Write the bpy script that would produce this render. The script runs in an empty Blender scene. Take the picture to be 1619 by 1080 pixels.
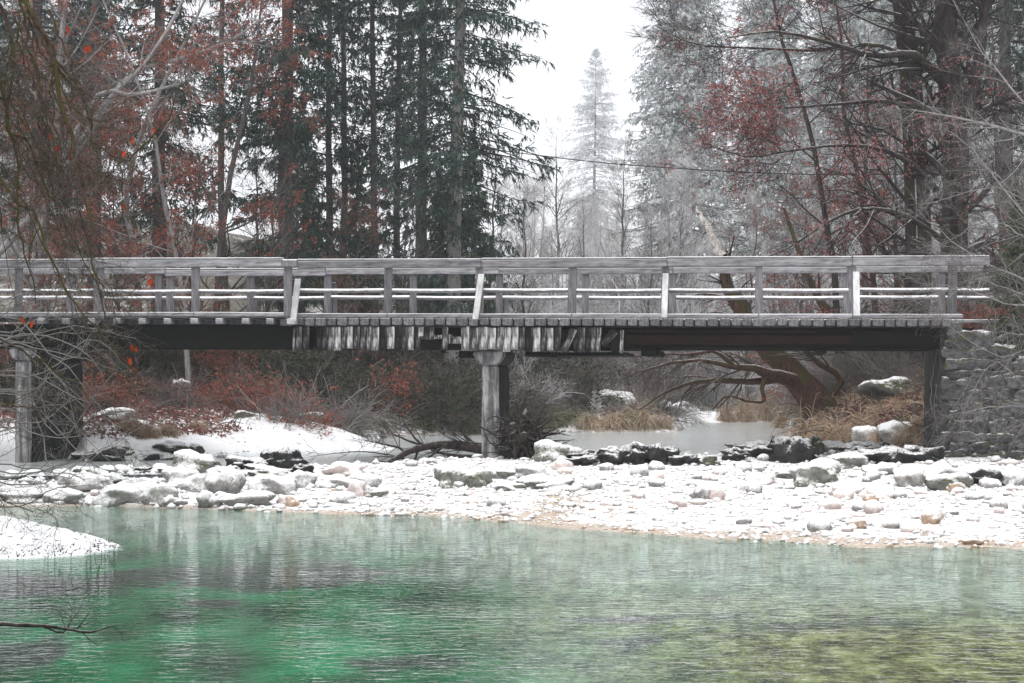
import bpy, bmesh, math, random
import numpy as np
from mathutils import Vector, Matrix, noise as mnoise
sc = bpy.context.scene
COL = sc.collection
PI = math.pi
F_PX, HOR, CX, HC = 2800.0, 600.0, 809.5, 2.08      # focal length in photo pixels, horizon row, centre column, eye above pool

# ------------------------------------------------------------------ camera, sky, sun, exposure
cam = bpy.data.cameras.new('camera'); cam_o = bpy.data.objects.new('camera', cam); COL.objects.link(cam_o)
cam.sensor_width = 36; cam.lens = F_PX / 1619 * 36
cam.shift_y = 60 / 1619; cam.clip_end = 2000
cam_o.location = (0, 0, HC); cam_o.rotation_euler = (PI / 2, 0, 0)
sc.camera = cam_o
w = bpy.data.worlds.new('World'); sc.world = w; w.use_nodes = True
nt = w.node_tree; nt.nodes.clear()
sky = nt.nodes.new('ShaderNodeTexSky'); sky.sky_type = 'NISHITA'; sky.sun_disc = False
SUN_EL, SUN_AZ = 56, 200
sky.sun_elevation = math.radians(SUN_EL); sky.sun_rotation = math.radians(SUN_AZ)
mixw = nt.nodes.new('ShaderNodeMix'); mixw.data_type = 'RGBA'
mixw.inputs[0].default_value = 0.93                   # an even overcast layer under the clear sky
mixw.inputs[7].default_value = (7.3, 7.4, 7.7, 1)
bgw = nt.nodes.new('ShaderNodeBackground'); bgw.inputs[1].default_value = 0.1
wo = nt.nodes.new('ShaderNodeOutputWorld')
nt.links.new(sky.outputs[0], mixw.inputs[6]); nt.links.new(mixw.outputs[2], bgw.inputs[0]); nt.links.new(bgw.outputs[0], wo.inputs[0])
sl = bpy.data.lights.new('sun', 'SUN'); sl.energy = 1.5; sl.angle = math.radians(45); sl.color = (1, .98, .95)
so = bpy.data.objects.new('sun', sl); COL.objects.link(so)
_el, _az = math.radians(SUN_EL), math.radians(SUN_AZ)
_sd = Vector((math.sin(_az) * math.cos(_el), math.cos(_az) * math.cos(_el), math.sin(_el)))
so.rotation_euler = _sd.to_track_quat('Z', 'Y').to_euler(); so.location = _sd * 60
sc.view_settings.view_transform = 'Standard'; sc.view_settings.look = 'None'
sc.view_settings.gamma = 1; sc.view_settings.exposure = 0.85; sc.view_settings.use_curve_mapping = False
HAZE_DENSITY, HAZE_COLOR = 0.0008, (0.97, 0.98, 1.0, 1)
sc.render.engine = 'CYCLES'
cy = sc.cycles
cy.use_denoising = True; cy.denoiser = 'OPENIMAGEDENOISE'; cy.use_adaptive_sampling = True; cy.adaptive_threshold = 0.01
cy.max_bounces = 6; cy.diffuse_bounces = 2; cy.glossy_bounces = 2; cy.transmission_bounces = 4; cy.volume_bounces = 2
cy.transparent_max_bounces = 8; cy.caustics_reflective = False; cy.caustics_refractive = False
sc.render.use_persistent_data = False

# ------------------------------------------------------------------ helpers
def W(px, py, d):
    return Vector(((px - CX) * d / F_PX, d, HC + (HOR - py) * d / F_PX))

def tag(o, label=None, cat=None, group=None, kind=None):
    if label: o['label'] = label
    if cat: o['category'] = cat
    if group: o['group'] = group
    if kind: o['kind'] = kind
    return o

STUFF_PARTS = ('twigs', 'leaves', 'limbs', 'foliage', 'stems', 'branches', 'roots', 'grass_blades')
def link(name, me, parent=None):
    o = bpy.data.objects.new(name, me); COL.objects.link(o)
    if parent: o.parent = parent
    if name in STUFF_PARTS: o['kind'] = 'stuff'
    return o

def thing(name, label, cat, loc=(0, 0, 0), rz=0.0, group=None):
    o = bpy.data.objects.new(name, None); COL.objects.link(o)
    o.empty_display_size = .2
    o.location = loc; o.rotation_euler = (0, 0, rz)
    return tag(o, label, cat, group)

def copy_tree(o, parent=None):
    c = o.copy(); COL.objects.link(c)
    if parent: c.parent = parent
    for ch in o.children: copy_tree(ch, c)
    return c

def mesh_np(name, V, F, mat=None, smooth=True, attrs=None):
    """V (n,3), F (m,3|4) -> mesh"""
    V = np.asarray(V, dtype=np.float32); F = np.asarray(F, dtype=np.int32)
    me = bpy.data.meshes.new(name)
    me.vertices.add(len(V)); me.vertices.foreach_set('co', V.ravel())
    k = F.shape[1]
    me.loops.add(F.size); me.loops.foreach_set('vertex_index', F.ravel())
    me.polygons.add(len(F))
    me.polygons.foreach_set('loop_start', np.arange(0, F.size, k, dtype=np.int32))
    try: me.polygons.foreach_set('loop_total', np.full(len(F), k, dtype=np.int32))
    except Exception: pass
    me.polygons.foreach_set('use_smooth', np.full(len(F), smooth))
    me.update(calc_edges=True)
    for an, av in (attrs or {}).items():
        a = me.attributes.new(an, 'FLOAT', 'POINT'); a.data.foreach_set('value', np.asarray(av, dtype=np.float32).ravel())
    if mat: me.materials.append(mat)
    return me

def cat_geo(parts):
    Vs, Fs, n = [], [], 0
    for V, F in parts:
        if len(V) == 0: continue
        Vs.append(V); Fs.append(F + n); n += len(V)
    return np.concatenate(Vs), np.concatenate(Fs)

def norm(v):
    return v / np.maximum(np.linalg.norm(v, axis=-1, keepdims=True), 1e-9)

def tubes(P, R, k=3):
    """P (N,n,3) polylines, R (N,n) radii -> quads"""
    P = np.asarray(P, float); R = np.asarray(R, float)
    N, n, _ = P.shape
    if N == 0: return np.zeros((0, 3)), np.zeros((0, 4), int)
    T = norm(np.gradient(P, axis=1))
    ref = np.zeros_like(T); ref[..., 0] = .37; ref[..., 1] = .81; ref[..., 2] = .45
    A = norm(np.cross(T, ref)); B = np.cross(T, A)
    a = np.arange(k) * 2 * PI / k
    V = P[:, :, None, :] + R[:, :, None, None] * (A[:, :, None, :] * np.cos(a)[None, None, :, None] + B[:, :, None, :] * np.sin(a)[None, None, :, None])
    base = (np.arange(N) * n * k)[:, None, None]
    i = np.arange(n - 1)[None, :, None] * k
    j = np.arange(k)[None, None, :]; j2 = (j + 1) % k
    F = np.stack([base + i + j, base + i + j2, base + i + k + j2, base + i + k + j], -1).reshape(-1, 4)
    return V.reshape(-1, 3), F

def grow(S, D, L, n, grav, wig, rng):
    D = norm(D); pts = [S]; st = (L / (n - 1))[:, None]
    for i in range(n - 1):
        D = D + rng.normal(size=D.shape) * wig
        D[:, 2] += grav / n
        D = norm(D); pts.append(pts[-1] + D * st)
    return np.stack(pts, 1)

def spawn(P, R, m, t0, t1, L0, ang, n, grav, wig, rng, rf=.5, flat=1.0, lt=.5, rmin=.002, lrand=.5):
    """m children on every parent polyline"""
    N, q, _ = P.shape
    t = rng.uniform(t0, t1, (N, m)); f = t * (q - 1); i = np.clip(f.astype(int), 0, q - 2); fr = (f - i)[..., None]
    idx = np.arange(N)[:, None]
    S = P[idx, i] * (1 - fr) + P[idx, i + 1] * fr
    T = norm(P[idx, i + 1] - P[idx, i])
    r = R[idx, i] * (1 - fr[..., 0]) + R[idx, i + 1] * fr[..., 0]
    v = rng.normal(size=S.shape); v[..., 2] *= flat
    v = norm(v - T * (v * T).sum(-1, keepdims=True))
    a = (ang * rng.uniform(.7, 1.3, (N, m)))[..., None]
    D = T * np.cos(a) + v * np.sin(a)
    L = L0 * (1 - lt * t) * rng.uniform(1 - lrand, 1 + lrand * .6, (N, m))
    S, D, L, r = S.reshape(-1, 3), D.reshape(-1, 3), L.ravel(), r.ravel()
    C = grow(S, D, L, n, grav, wig, rng)
    r0 = np.maximum(r * rf, rmin)
    RR = r0[:, None] * np.linspace(1, .3, n)[None, :]
    return C, np.maximum(RR, rmin * .6)

def leaf_geo(C, size, rng, asp=.55):
    """diamond leaves folded along the midrib: 2 tris each, given as tri faces"""
    N = len(C)
    u = norm(rng.normal(size=(N, 3))); v = norm(np.cross(u, rng.normal(size=(N, 3))))
    w_ = np.cross(u, v)
    s = (size * rng.uniform(.6, 1.3, N))[:, None]
    V = np.stack([C, C + u * s * .5 + v * s * asp * .5 + w_ * s * .12, C + u * s, C + u * s * .5 - v * s * asp * .5 + w_ * s * .12], 1).reshape(-1, 3)
    b = np.arange(N)[:, None] * 4
    F = np.concatenate([b + np.array([[0, 1, 2]]), b + np.array([[0, 2, 3]])])
    return V, F

def on_lines(P, m, t0, rng, jit=.03):
    N, q, _ = P.shape
    f = rng.uniform(t0, .999, (N, m)) * (q - 1); i = f.astype(int); fr = (f - i)[..., None]; idx = np.arange(N)[:, None]
    S = P[idx, i] * (1 - fr) + P[idx, i + 1] * fr
    return S.reshape(-1, 3) + rng.normal(size=(N * m, 3)) * jit

def poly(pts, n, rng=None, wig=0.0):
    """resample a hand-given polyline of (Vector, radius) through a Catmull-Rom spline"""
    P = np.array([list(p[0]) for p in pts], float); R = np.array([p[1] for p in pts], float)
    Q = np.concatenate([[2 * P[0] - P[1]], P, [2 * P[-1] - P[-2]]])
    u = np.linspace(0, len(P) - 1, n); i = np.minimum(u.astype(int), len(P) - 2); t = (u - i)[:, None]
    p0, p1, p2, p3 = Q[i], Q[i + 1], Q[i + 2], Q[i + 3]
    C = .5 * (2 * p1 + (p2 - p0) * t + (2 * p0 - 5 * p1 + 4 * p2 - p3) * t * t + (3 * p1 - p0 - 3 * p2 + p3) * t ** 3)
    r = np.interp(u, np.arange(len(R)), R)
    if rng is not None and wig:
        C = C + rng.normal(size=C.shape) * wig
    return C[None], r[None]

# value noise in numpy
def _h(i, j, s):
    v = np.sin(i * 127.1 + j * 311.7 + s * 74.7) * 43758.5453
    return v - np.floor(v)
def vnoise(x, y, s=0):
    i, j = np.floor(x), np.floor(y); u, v = x - i, y - j
    u = u * u * (3 - 2 * u); v = v * v * (3 - 2 * v)
    return (_h(i, j, s) * (1 - u) + _h(i + 1, j, s) * u) * (1 - v) + (_h(i, j + 1, s) * (1 - u) + _h(i + 1, j + 1, s) * u) * v
def fbm(x, y, o=4, s=0):
    r, a = 0, .5
    for k in range(o):
        r = r + a * (vnoise(x, y, s + k * 13) * 2 - 1); x = x * 2.03 + 5.1; y = y * 2.03 + 3.7; a *= .5
    return r
def sstep(a, b, x):
    t = np.clip((x - a) / (b - a), 0, 1); return t * t * (3 - 2 * t)

# ------------------------------------------------------------------ materials
def new_mat(name):
    m = bpy.data.materials.new(name); m.use_nodes = True
    t = m.node_tree; t.nodes.clear()
    return m, t
def N(t, typ, ins=None, **kw):
    n = t.nodes.new(typ)
    for k, v in kw.items(): setattr(n, k, v)
    for k, v in (ins or {}).items():
        s = n.inputs[k]
        if isinstance(v, bpy.types.NodeSocket): t.links.new(v, s)
        else: s.default_value = v
    return n
def ramp(t, fac, stops, interp='LINEAR'):
    n = t.nodes.new('ShaderNodeValToRGB'); n.color_ramp.interpolation = interp
    cr = n.color_ramp
    while len(cr.elements) < len(stops): cr.elements.new(.5)
    for e, (p, c) in zip(cr.elements, stops):
        e.position = p; e.color = (c[0], c[1], c[2], 1) if not isinstance(c, (int, float)) else (c, c, c, 1)
    t.links.new(fac, n.inputs[0]); return n.outputs[0]
def mixc(t, fac, a, b, blend='MIX'):
    n = t.nodes.new('ShaderNodeMix'); n.data_type = 'RGBA'; n.blend_type = blend
    for s, v in ((n.inputs[0], fac), (n.inputs[6], a), (n.inputs[7], b)):
        if isinstance(v, bpy.types.NodeSocket): t.links.new(v, s)
        elif isinstance(v, (int, float)): s.default_value = v
        else: s.default_value = (v[0], v[1], v[2], 1)
    return n.outputs[2]
def math_(t, op, a, b=0.0, c=None, clamp=False):
    n = t.nodes.new('ShaderNodeMath'); n.operation = op; n.use_clamp = clamp
    for s, v in zip(n.inputs, (a, b, c) if c is not None else (a, b)):
        if isinstance(v, bpy.types.NodeSocket): t.links.new(v, s)
        else: s.default_value = v
    return n.outputs[0]
def coords(t, scale=(1, 1, 1), kind='Object'):
    c = t.nodes.new('ShaderNodeTexCoord')
    mp = N(t, 'ShaderNodeMapping', {0: c.outputs[kind]}); mp.inputs['Scale'].default_value = scale
    return mp.outputs[0]
def nz(t, vec, scale, detail=4, rough=.55, dist=0.0):
    return N(t, 'ShaderNodeTexNoise', {'Vector': vec, 'Scale': scale, 'Detail': detail, 'Roughness': rough, 'Distortion': dist}).outputs[0]
def finish(t, color, rough=.85, bump=None, bstr=.5, bdist=.02, spec=.12):
    b = N(t, 'ShaderNodeBsdfPrincipled')
    if isinstance(color, bpy.types.NodeSocket): t.links.new(color, b.inputs['Base Color'])
    else: b.inputs['Base Color'].default_value = (*color, 1)
    if isinstance(rough, bpy.types.NodeSocket): t.links.new(rough, b.inputs['Roughness'])
    else: b.inputs['Roughness'].default_value = rough
    b.inputs['Specular IOR Level'].default_value = spec
    if bump is not None:
        bn = N(t, 'ShaderNodeBump', {'Height': bump, 'Strength': bstr, 'Distance': bdist})
        t.links.new(bn.outputs[0], b.inputs['Normal'])
    o = N(t, 'ShaderNodeOutputMaterial', {0: b.outputs[0]})
    return b
def up_amount(t):
    g = t.nodes.new('ShaderNodeNewGeometry'); s = N(t, 'ShaderNodeSeparateXYZ', {0: g.outputs['Normal']})
    return s.outputs[2]
SNOW = (.86, .858, .862)

def mat_wood(name, c1, c2, frost=0.0, scale=(2, 14, 14), th=.55):
    m, t = new_mat(name)
    v = coords(t, scale)
    n1 = nz(t, v, 1.6, 6, .65, .4); n2 = nz(t, coords(t), 2.2, 3)
    rnd = t.nodes.new('ShaderNodeObjectInfo').outputs['Random']
    col = ramp(t, n1, [(.25, c1), (.72, c2)])
    k = math_(t, 'MULTIPLY_ADD', rnd, .55, .68)
    k2 = math_(t, 'MULTIPLY', k, math_(t, 'MULTIPLY_ADD', n2, 1.5, .25))
    col = mixc(t, 1.0, col, N(t, 'ShaderNodeCombineXYZ', {0: k2, 1: k2, 2: k2}).outputs[0], 'MULTIPLY')
    if frost > 0:
        f = math_(t, 'ADD', up_amount(t), math_(t, 'MULTIPLY_ADD', nz(t, coords(t), 9, 5, .7), .9, -.45))
        f = math_(t, 'MULTIPLY', ramp(t, f, [(th - .12, 0.), (th + .12, 1.)]), frost)
        col = mixc(t, f, col, SNOW)
    finish(t, col, .85, n1, .5, .012)
    return m
M = {}
M['rail'] = mat_wood('weathered_rail_wood', (.065, .062, .068), (.38, .37, .39), .9, th=.5)
M['log_rail'] = mat_wood('frosted_pole_wood', (.10, .095, .105), (.3, .29, .31), 1.0, th=.12)
M['post'] = mat_wood('weathered_post_wood', (.045, .042, .046), (.27, .26, .275), .8, (14, 14, 2), th=.6)
M['pale'] = mat_wood('pale_new_wood', (.34, .33, .34), (.70, .69, .70), .6, (14, 14, 2))
M['plank'] = mat_wood('dark_deck_wood', (.03, .028, .03), (.2, .19, .2), .6, (10, 3, 10), th=.7)
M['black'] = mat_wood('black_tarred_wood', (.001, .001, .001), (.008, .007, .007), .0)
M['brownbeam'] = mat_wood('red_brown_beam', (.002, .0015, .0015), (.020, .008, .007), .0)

def mat_fascia():
    m, t = new_mat('streaked_fascia_wood')
    v = coords(t, (16, 16, 1.6)); n1 = nz(t, v, 1.5, 6, .7, .8); n2 = nz(t, coords(t, (3, 3, 3)), 2.0, 3)
    oi = t.nodes.new('ShaderNodeObjectInfo').outputs['Random']
    f = math_(t, 'ADD', n1, math_(t, 'MULTIPLY_ADD', oi, .26, -.13))
    f = math_(t, 'ADD', f, math_(t, 'MULTIPLY_ADD', n2, .3, -.15))
    col = ramp(t, f, [(.40, (.008, .007, .008)), (.52, (.06, .055, .058)), (.61, (.24, .23, .235)), (.70, (.58, .57, .57))])
    finish(t, col, .9, n1, .6, .01); return m
M['fascia'] = mat_fascia()

def mat_concrete():
    m, t = new_mat('stained_concrete')
    v = coords(t, (5, 5, .7)); n1 = nz(t, v, 1.8, 6, .65, .3); n2 = nz(t, coords(t), 9, 5)
    col = ramp(t, math_(t, 'MULTIPLY_ADD', n2, .25, math_(t, 'MULTIPLY', n1, .8)), [(.35, (.035, .033, .034)), (.5, (.16, .155, .16)), (.63, (.42, .41, .42))])
    g = N(t, 'ShaderNodeSeparateXYZ', {0: t.nodes.new('ShaderNodeNewGeometry').outputs['Position']}).outputs[2]
    moss = ramp(t, math_(t, 'ADD', g, math_(t, 'MULTIPLY', n2, 1.1)), [(.0, 1.), (1.35, .75), (1.6, .0)]) if False else math_(t, 'MULTIPLY', math_(t, 'SUBTRACT', 1.55, math_(t, 'ADD', g, n1), clamp=True), n2, clamp=True)
    col = mixc(t, moss, col, (.05, .055, .02))
    finish(t, col, .9, n2, .4, .02); return m
M['concrete'] = mat_concrete()

def mat_rock(name, dark, light, th=.35, wid=.25, moss=0.0, mossc=(.06, .064, .018), var=.3, snow=SNOW):
    m, t = new_mat(name)
    v = coords(t); n1 = nz(t, v, 3.5, 6, .65); n2 = nz(t, v, 14, 4, .7)
    oi = t.nodes.new('ShaderNodeObjectInfo').outputs['Random']; ri = t.nodes.new('ShaderNodeNewGeometry').outputs['Random Per Island']
    col = ramp(t, n1, [(.3, dark), (.7, light)])
    k = math_(t, 'MULTIPLY_ADD', math_(t, 'FRACT', math_(t, 'ADD', oi, ri)), var, 1 - var / 2)
    col = mixc(t, 1., col, N(t, 'ShaderNodeCombineXYZ', {0: k, 1: k, 2: k}).outputs[0], 'MULTIPLY')
    if moss:
        fm = ramp(t, math_(t, 'ADD', math_(t, 'MULTIPLY', up_amount(t), .35), nz(t, v, 2.3, 4)), [(.62 - moss * .3, 0.), (.72 - moss * .3, 1.)])
        col = mixc(t, math_(t, 'MULTIPLY', fm, .85), col, mossc)
    f = math_(t, 'ADD', up_amount(t), math_(t, 'MULTIPLY_ADD', n2, 1.1, -.55))
    f = math_(t, 'ADD', f, math_(t, 'MULTIPLY_ADD', n1, .8, -.4))
    fr = ramp(t, f, [(max(0, th - wid), 0.), (th + wid, 1.)])
    col = mixc(t, fr, col, snow)
    finish(t, col, .85, n2, .5, .02); return m
M['frost_rock'] = mat_rock('frost_covered_rock', (.13, .125, .12), (.46, .44, .42), .16, .48)
M['pink_rock'] = mat_rock('pinkish_frosted_stone', (.40, .31, .28), (.66, .58, .55), .30, .45, var=.5)
M['tan_rock'] = mat_rock('tan_wet_stone', (.28, .19, .13), (.58, .45, .35), .8, .3, var=.6)
M['dark_rock'] = mat_rock('dark_wet_rock', (.006, .006, .006), (.05, .05, .052), .95, .35)
M['moss_rock'] = mat_rock('mossy_rock', (.03, .03, .03), (.16, .16, .15), .72, .2, moss=.32)
M['frost_moss'] = mat_rock('frosted_mossy_rock', (.08, .08, .07), (.3, .3, .27), .34, .25, moss=.35)
M['wall_stone'] = mat_rock('grey_wall_stone', (.025, .024, .026), (.20, .195, .205), .95, .35, moss=.1, var=.9)
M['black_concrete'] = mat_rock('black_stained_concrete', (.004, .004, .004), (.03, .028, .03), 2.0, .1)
M['mortar'] = mat_rock('dark_wall_core', (.02, .02, .02), (.10, .098, .10), 2.0, .1)

def mat_bark(name, c1, c2, moss=0.0, mossc=(.045, .048, .018), scale=(9, 9, 2), frost=0.0, th=.7):
    m, t = new_mat(name)
    n1 = nz(t, coords(t, scale), 2.0, 5, .65); n2 = nz(t, coords(t), 1.7, 3)
    col = ramp(t, n1, [(.3, c1), (.7, c2)])
    if moss:
        col = mixc(t, ramp(t, math_(t, 'ADD', n2, math_(t, 'MULTIPLY', up_amount(t), .1)), [(.62 - moss * .35, 0.), (.70 - moss * .35, .9)]), col, mossc)
    if frost:
        f = math_(t, 'ADD', up_amount(t), math_(t, 'MULTIPLY_ADD', n1, .6, -.3))
        col = mixc(t, math_(t, 'MULTIPLY', ramp(t, f, [(th - .15, 0.), (th + .15, 1.)]), frost), col, SNOW)
    finish(t, col, .9, n1, .6, .03); return m
M['bark_dark'] = mat_bark('dark_bark', (.012, .010, .010), (.075, .06, .06), .15, frost=.5)
M['bark_grey'] = mat_bark('grey_bark', (.025, .022, .022), (.13, .115, .112))
M['bark_pale'] = mat_bark('pale_bark', (.16, .15, .15), (.40, .38, .375), .1)
M['bark_brown'] = mat_bark('reddish_brown_bark', (.03, .018, .016), (.15, .085, .075))
M['bark_moss'] = mat_bark('mossy_bark', (.006, .004, .003), (.11, .052, .038), .36, (.045, .040, .012), frost=.6, th=.9)
M['bark_olive'] = mat_bark('olive_mossy_twig_bark', (.012, .008, .006), (.11, .075, .05), .35, (.07, .06, .018), scale=(12, 12, 7))
M['snag'] = mat_bark('bleached_dead_wood', (.22, .19, .17), (.72, .69, .66), scale=(6, 6, 2))
M['driftwood'] = mat_bark('dark_driftwood', (.008, .006, .006), (.07, .058, .055), frost=.3, th=.9)

def mat_island(name, cols, rough=.8, transl=.0):
    m, t = new_mat(name)
    ri = t.nodes.new('ShaderNodeNewGeometry').outputs['Random Per Island']
    col = ramp(t, ri, [(i / (len(cols) - 1), c) for i, c in enumerate(cols)])
    b = finish(t, col, rough, spec=.05)
    if transl:
        tr = N(t, 'ShaderNodeBsdfTranslucent', {0: col}); mx = N(t, 'ShaderNodeMixShader', {0: transl, 1: b.outputs[0], 2: tr.outputs[0]})
        out = [n for n in t.nodes if n.type == 'OUTPUT_MATERIAL'][0]; t.links.new(mx.outputs[0], out.inputs[0])
    return m
M['needle'] = mat_island('spruce_needles', [(.012, .026, .024), (.028, .055, .048), (.05, .08, .066), (.085, .115, .10)])
M['needle_mist'] = mat_island('mist_painted_needles', [(.30, .33, .33), (.42, .45, .45), (.54, .57, .57), (.66, .68, .68)])  # haze over the distant spruces is painted into the needle colour
M['needle_pale'] = mat_island('thick_mist_painted_needles', [(.55, .57, .58), (.68, .70, .71), (.80, .82, .83)])  # paler still: thicker haze painted into the farthest needles
M['twig_mist'] = mat_island('mist_painted_twigs', [(.34, .335, .34), (.46, .45, .46), (.60, .59, .60)])  # mist paleness painted into the twig colour
M['needle_olive'] = mat_island('olive_needles', [(.03, .045, .02), (.055, .075, .035), (.10, .12, .07)])
M['red_leaf'] = mat_island('russet_beech_leaves', [(.14, .035, .025), (.32, .085, .06), (.44, .17, .13), (.26, .07, .045), (.38, .15, .09)], transl=.3)
M['pink_leaf'] = mat_island('dusty_red_leaves', [(.22, .07, .06), (.38, .15, .14), (.50, .26, .25), (.30, .10, .09)], transl=.3)
M['orange_leaf'] = mat_island('orange_leaves', [(.30, .04, .015), (.58, .10, .03), (.40, .05, .02), (.46, .14, .05)], transl=.3)
M['litter'] = mat_island('fallen_leaf_litter', [(.11, .03, .03), (.24, .075, .07), (.17, .055, .05), (.33, .2, .17), (.07, .035, .03)])
M['grass_tan'] = mat_island('dry_tan_grass', [(.20, .13, .075), (.38, .27, .18), (.52, .42, .33), (.28, .2, .14)])
M['grass_green'] = mat_island('mossy_green_grass', [(.06, .07, .02), (.11, .12, .045), (.2, .2, .11), (.3, .28, .22)])
M['grass_dark'] = mat_island('dark_frosted_grass', [(.02, .018, .018), (.10, .06, .055), (.05, .05, .03)])
M['twig_grey'] = mat_island('grey_twigs', [(.05, .045, .043), (.13, .12, .115), (.26, .245, .24), (.09, .07, .065)])
M['twig_brown'] = mat_island('brown_twigs', [(.035, .025, .022), (.10, .075, .065), (.18, .15, .135)])
M['twig_dark'] = mat_island('dark_twigs', [(.012, .010, .011), (.04, .034, .034), (.07, .055, .055)])
M['twig_pale'] = mat_island('pale_twigs', [(.15, .14, .135), (.32, .30, .29), (.22, .19, .175)])
M['evergreen'] = mat_island('dark_evergreen_leaves', [(.012, .02, .012), (.03, .04, .022), (.06, .07, .045)])
m, t = new_mat('cable_rubber'); finish(t, (.02, .02, .02), .6); M['cable'] = m

def mat_ground():
    m, t = new_mat('river_valley_ground')
    at = lambda n: N(t, 'ShaderNodeAttribute', attribute_name=n).outputs['Fac']
    v = coords(t)
    n1 = nz(t, v, 1.3, 6, .6); n2 = nz(t, v, 6, 5, .65); n3 = nz(t, v, 22, 4, .7)
    earth = ramp(t, n2, [(.3, (.035, .028, .024)), (.5, (.085, .07, .055)), (.7, (.16, .14, .11))])
    earth = mixc(t, ramp(t, n1, [(.45, 0.), (.6, .7)]), earth, (.065, .07, .035))
    litter = ramp(t, n3, [(.35, (.05, .02, .018)), (.5, (.15, .055, .05)), (.65, (.28, .15, .135))])
    col = mixc(t, ramp(t, math_(t, 'ADD', at('red'), math_(t, 'MULTIPLY_ADD', n1, 1.2, -.6)), [(.4, 0.), (.6, 1.)]), earth, litter)
    grav = ramp(t, n3, [(.35, (.30, .27, .25)), (.55, (.62, .58, .56)), (.7, (.8, .78, .77))])
    col = mixc(t, at('gravel'), col, grav)
    tanw = ramp(t, n3, [(.35, (.28, .21, .15)), (.6, (.60, .51, .42))])
    col = mixc(t, at('wet'), col, tanw)
    sn = ramp(t, math_(t, 'ADD', at('snow'), math_(t, 'MULTIPLY_ADD', n2, 1.2, -.6)), [(.42, 0.), (.58, 1.)])
    col = mixc(t, sn, col, SNOW)
    # the bed of the pool: emerald silt, tan pebbles in the shallows, grey weed
    vb = coords(t, (1, .55, 1))
    b1 = nz(t, vb, .9, 5); b2 = nz(t, vb, 3.2, 6, .75)
    silt = ramp(t, b1, [(.36, (.0, .045, .016)), (.5, (.003, .17, .065)), (.64, (.03, .33, .16))])
    teal = ramp(t, b2, [(.38, (.008, .035, .015)), (.62, (.12, .26, .14))])
    tanb = ramp(t, b2, [(.38, (.04, .032, .01)), (.5, (.25, .20, .075)), (.64, (.66, .55, .29))])
    bed = mixc(t, at('mid'), silt, teal)
    bed = mixc(t, at('shallow'), bed, tanb)
    bed = mixc(t, math_(t, 'MULTIPLY', at('weed'), ramp(t, b2, [(.2, .75), (.6, 1.)])), bed, (.055, .05, .055))
    palebed = ramp(t, b2, [(.3, (.20, .20, .19)), (.6, (.62, .62, .60))])
    bed = mixc(t, at('near_shore'), bed, palebed)
    col = mixc(t, at('bed'), col, bed)
    finish(t, col, .9, math_(t, 'ADD', math_(t, 'MULTIPLY', n3, .5), n2), .5, .04); return m
M['ground'] = mat_ground()

def mat_snow():
    m, t = new_mat('lumpy_frosted_snow')
    v = coords(t); n1 = nz(t, v, 3, 5, .6); n2 = nz(t, v, 24, 4, .75); n3 = nz(t, coords(t, (9, 22, 14)), 2.2, 4, .7)
    col = ramp(t, n1, [(.3, (.76, .765, .78)), (.6, SNOW)])
    col = mixc(t, ramp(t, math_(t, 'ADD', n3, math_(t, 'MULTIPLY_ADD', n1, .3, -.15)), [(.35, .8), (.42, 0.)]), col, (.20, .18, .16))
    finish(t, col, .8, math_(t, 'ADD', n2, n1), .5, .04); return m
M['snow'] = mat_snow()

def mat_water(name, tint, body, bfac, ior, bscale, bstr, rough):
    m, t = new_mat(name)
    n1 = nz(t, coords(t, (.8, 1.3, 1)), bscale, 3, .6, .3)
    n2 = nz(t, coords(t, (.7, 1.2, 1)), bscale * .35, 2, .5)
    n0 = nz(t, coords(t, (.25, .5, 1)), 1.0, 2, .5)                      # gusts: ripples come and go
    h = math_(t, 'MULTIPLY', math_(t, 'MULTIPLY_ADD', n2, .4, n1), math_(t, 'MULTIPLY_ADD', n0, 1.4, .1))
    bn = N(t, 'ShaderNodeBump', {'Height': h, 'Strength': bstr, 'Distance': .05}).outputs[0]
    fr = N(t, 'ShaderNodeFresnel', {'IOR': ior, 'Normal': bn}).outputs[0]
    gl = N(t, 'ShaderNodeBsdfGlossy', {'Roughness': rough, 'Normal': bn, 'Color': (.95, .97, .97, 1)})
    tr = N(t, 'ShaderNodeBsdfTransparent', {0: (*tint, 1)})
    df = N(t, 'ShaderNodeBsdfDiffuse', {0: (*body, 1)})
    under = N(t, 'ShaderNodeMixShader', {0: bfac, 1: tr.outputs[0], 2: df.outputs[0]})
    mx = N(t, 'ShaderNodeMixShader', {0: fr, 1: under.outputs[0], 2: gl.outputs[0]})
    N(t, 'ShaderNodeOutputMaterial', {0: mx.outputs[0]}); return m
M['pool'] = mat_water('clear_green_pool_water', (.80, .95, .86), (.06, .20, .13), .05, 1.24, 6.5, .33, .02)
M['river'] = mat_water('river_water_painted_mist', (.75, .85, .84), (.84, .88, .88), .93, 1.12, 4, .2, .15)  # pale diffuse body paints the mist lying over the river

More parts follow.
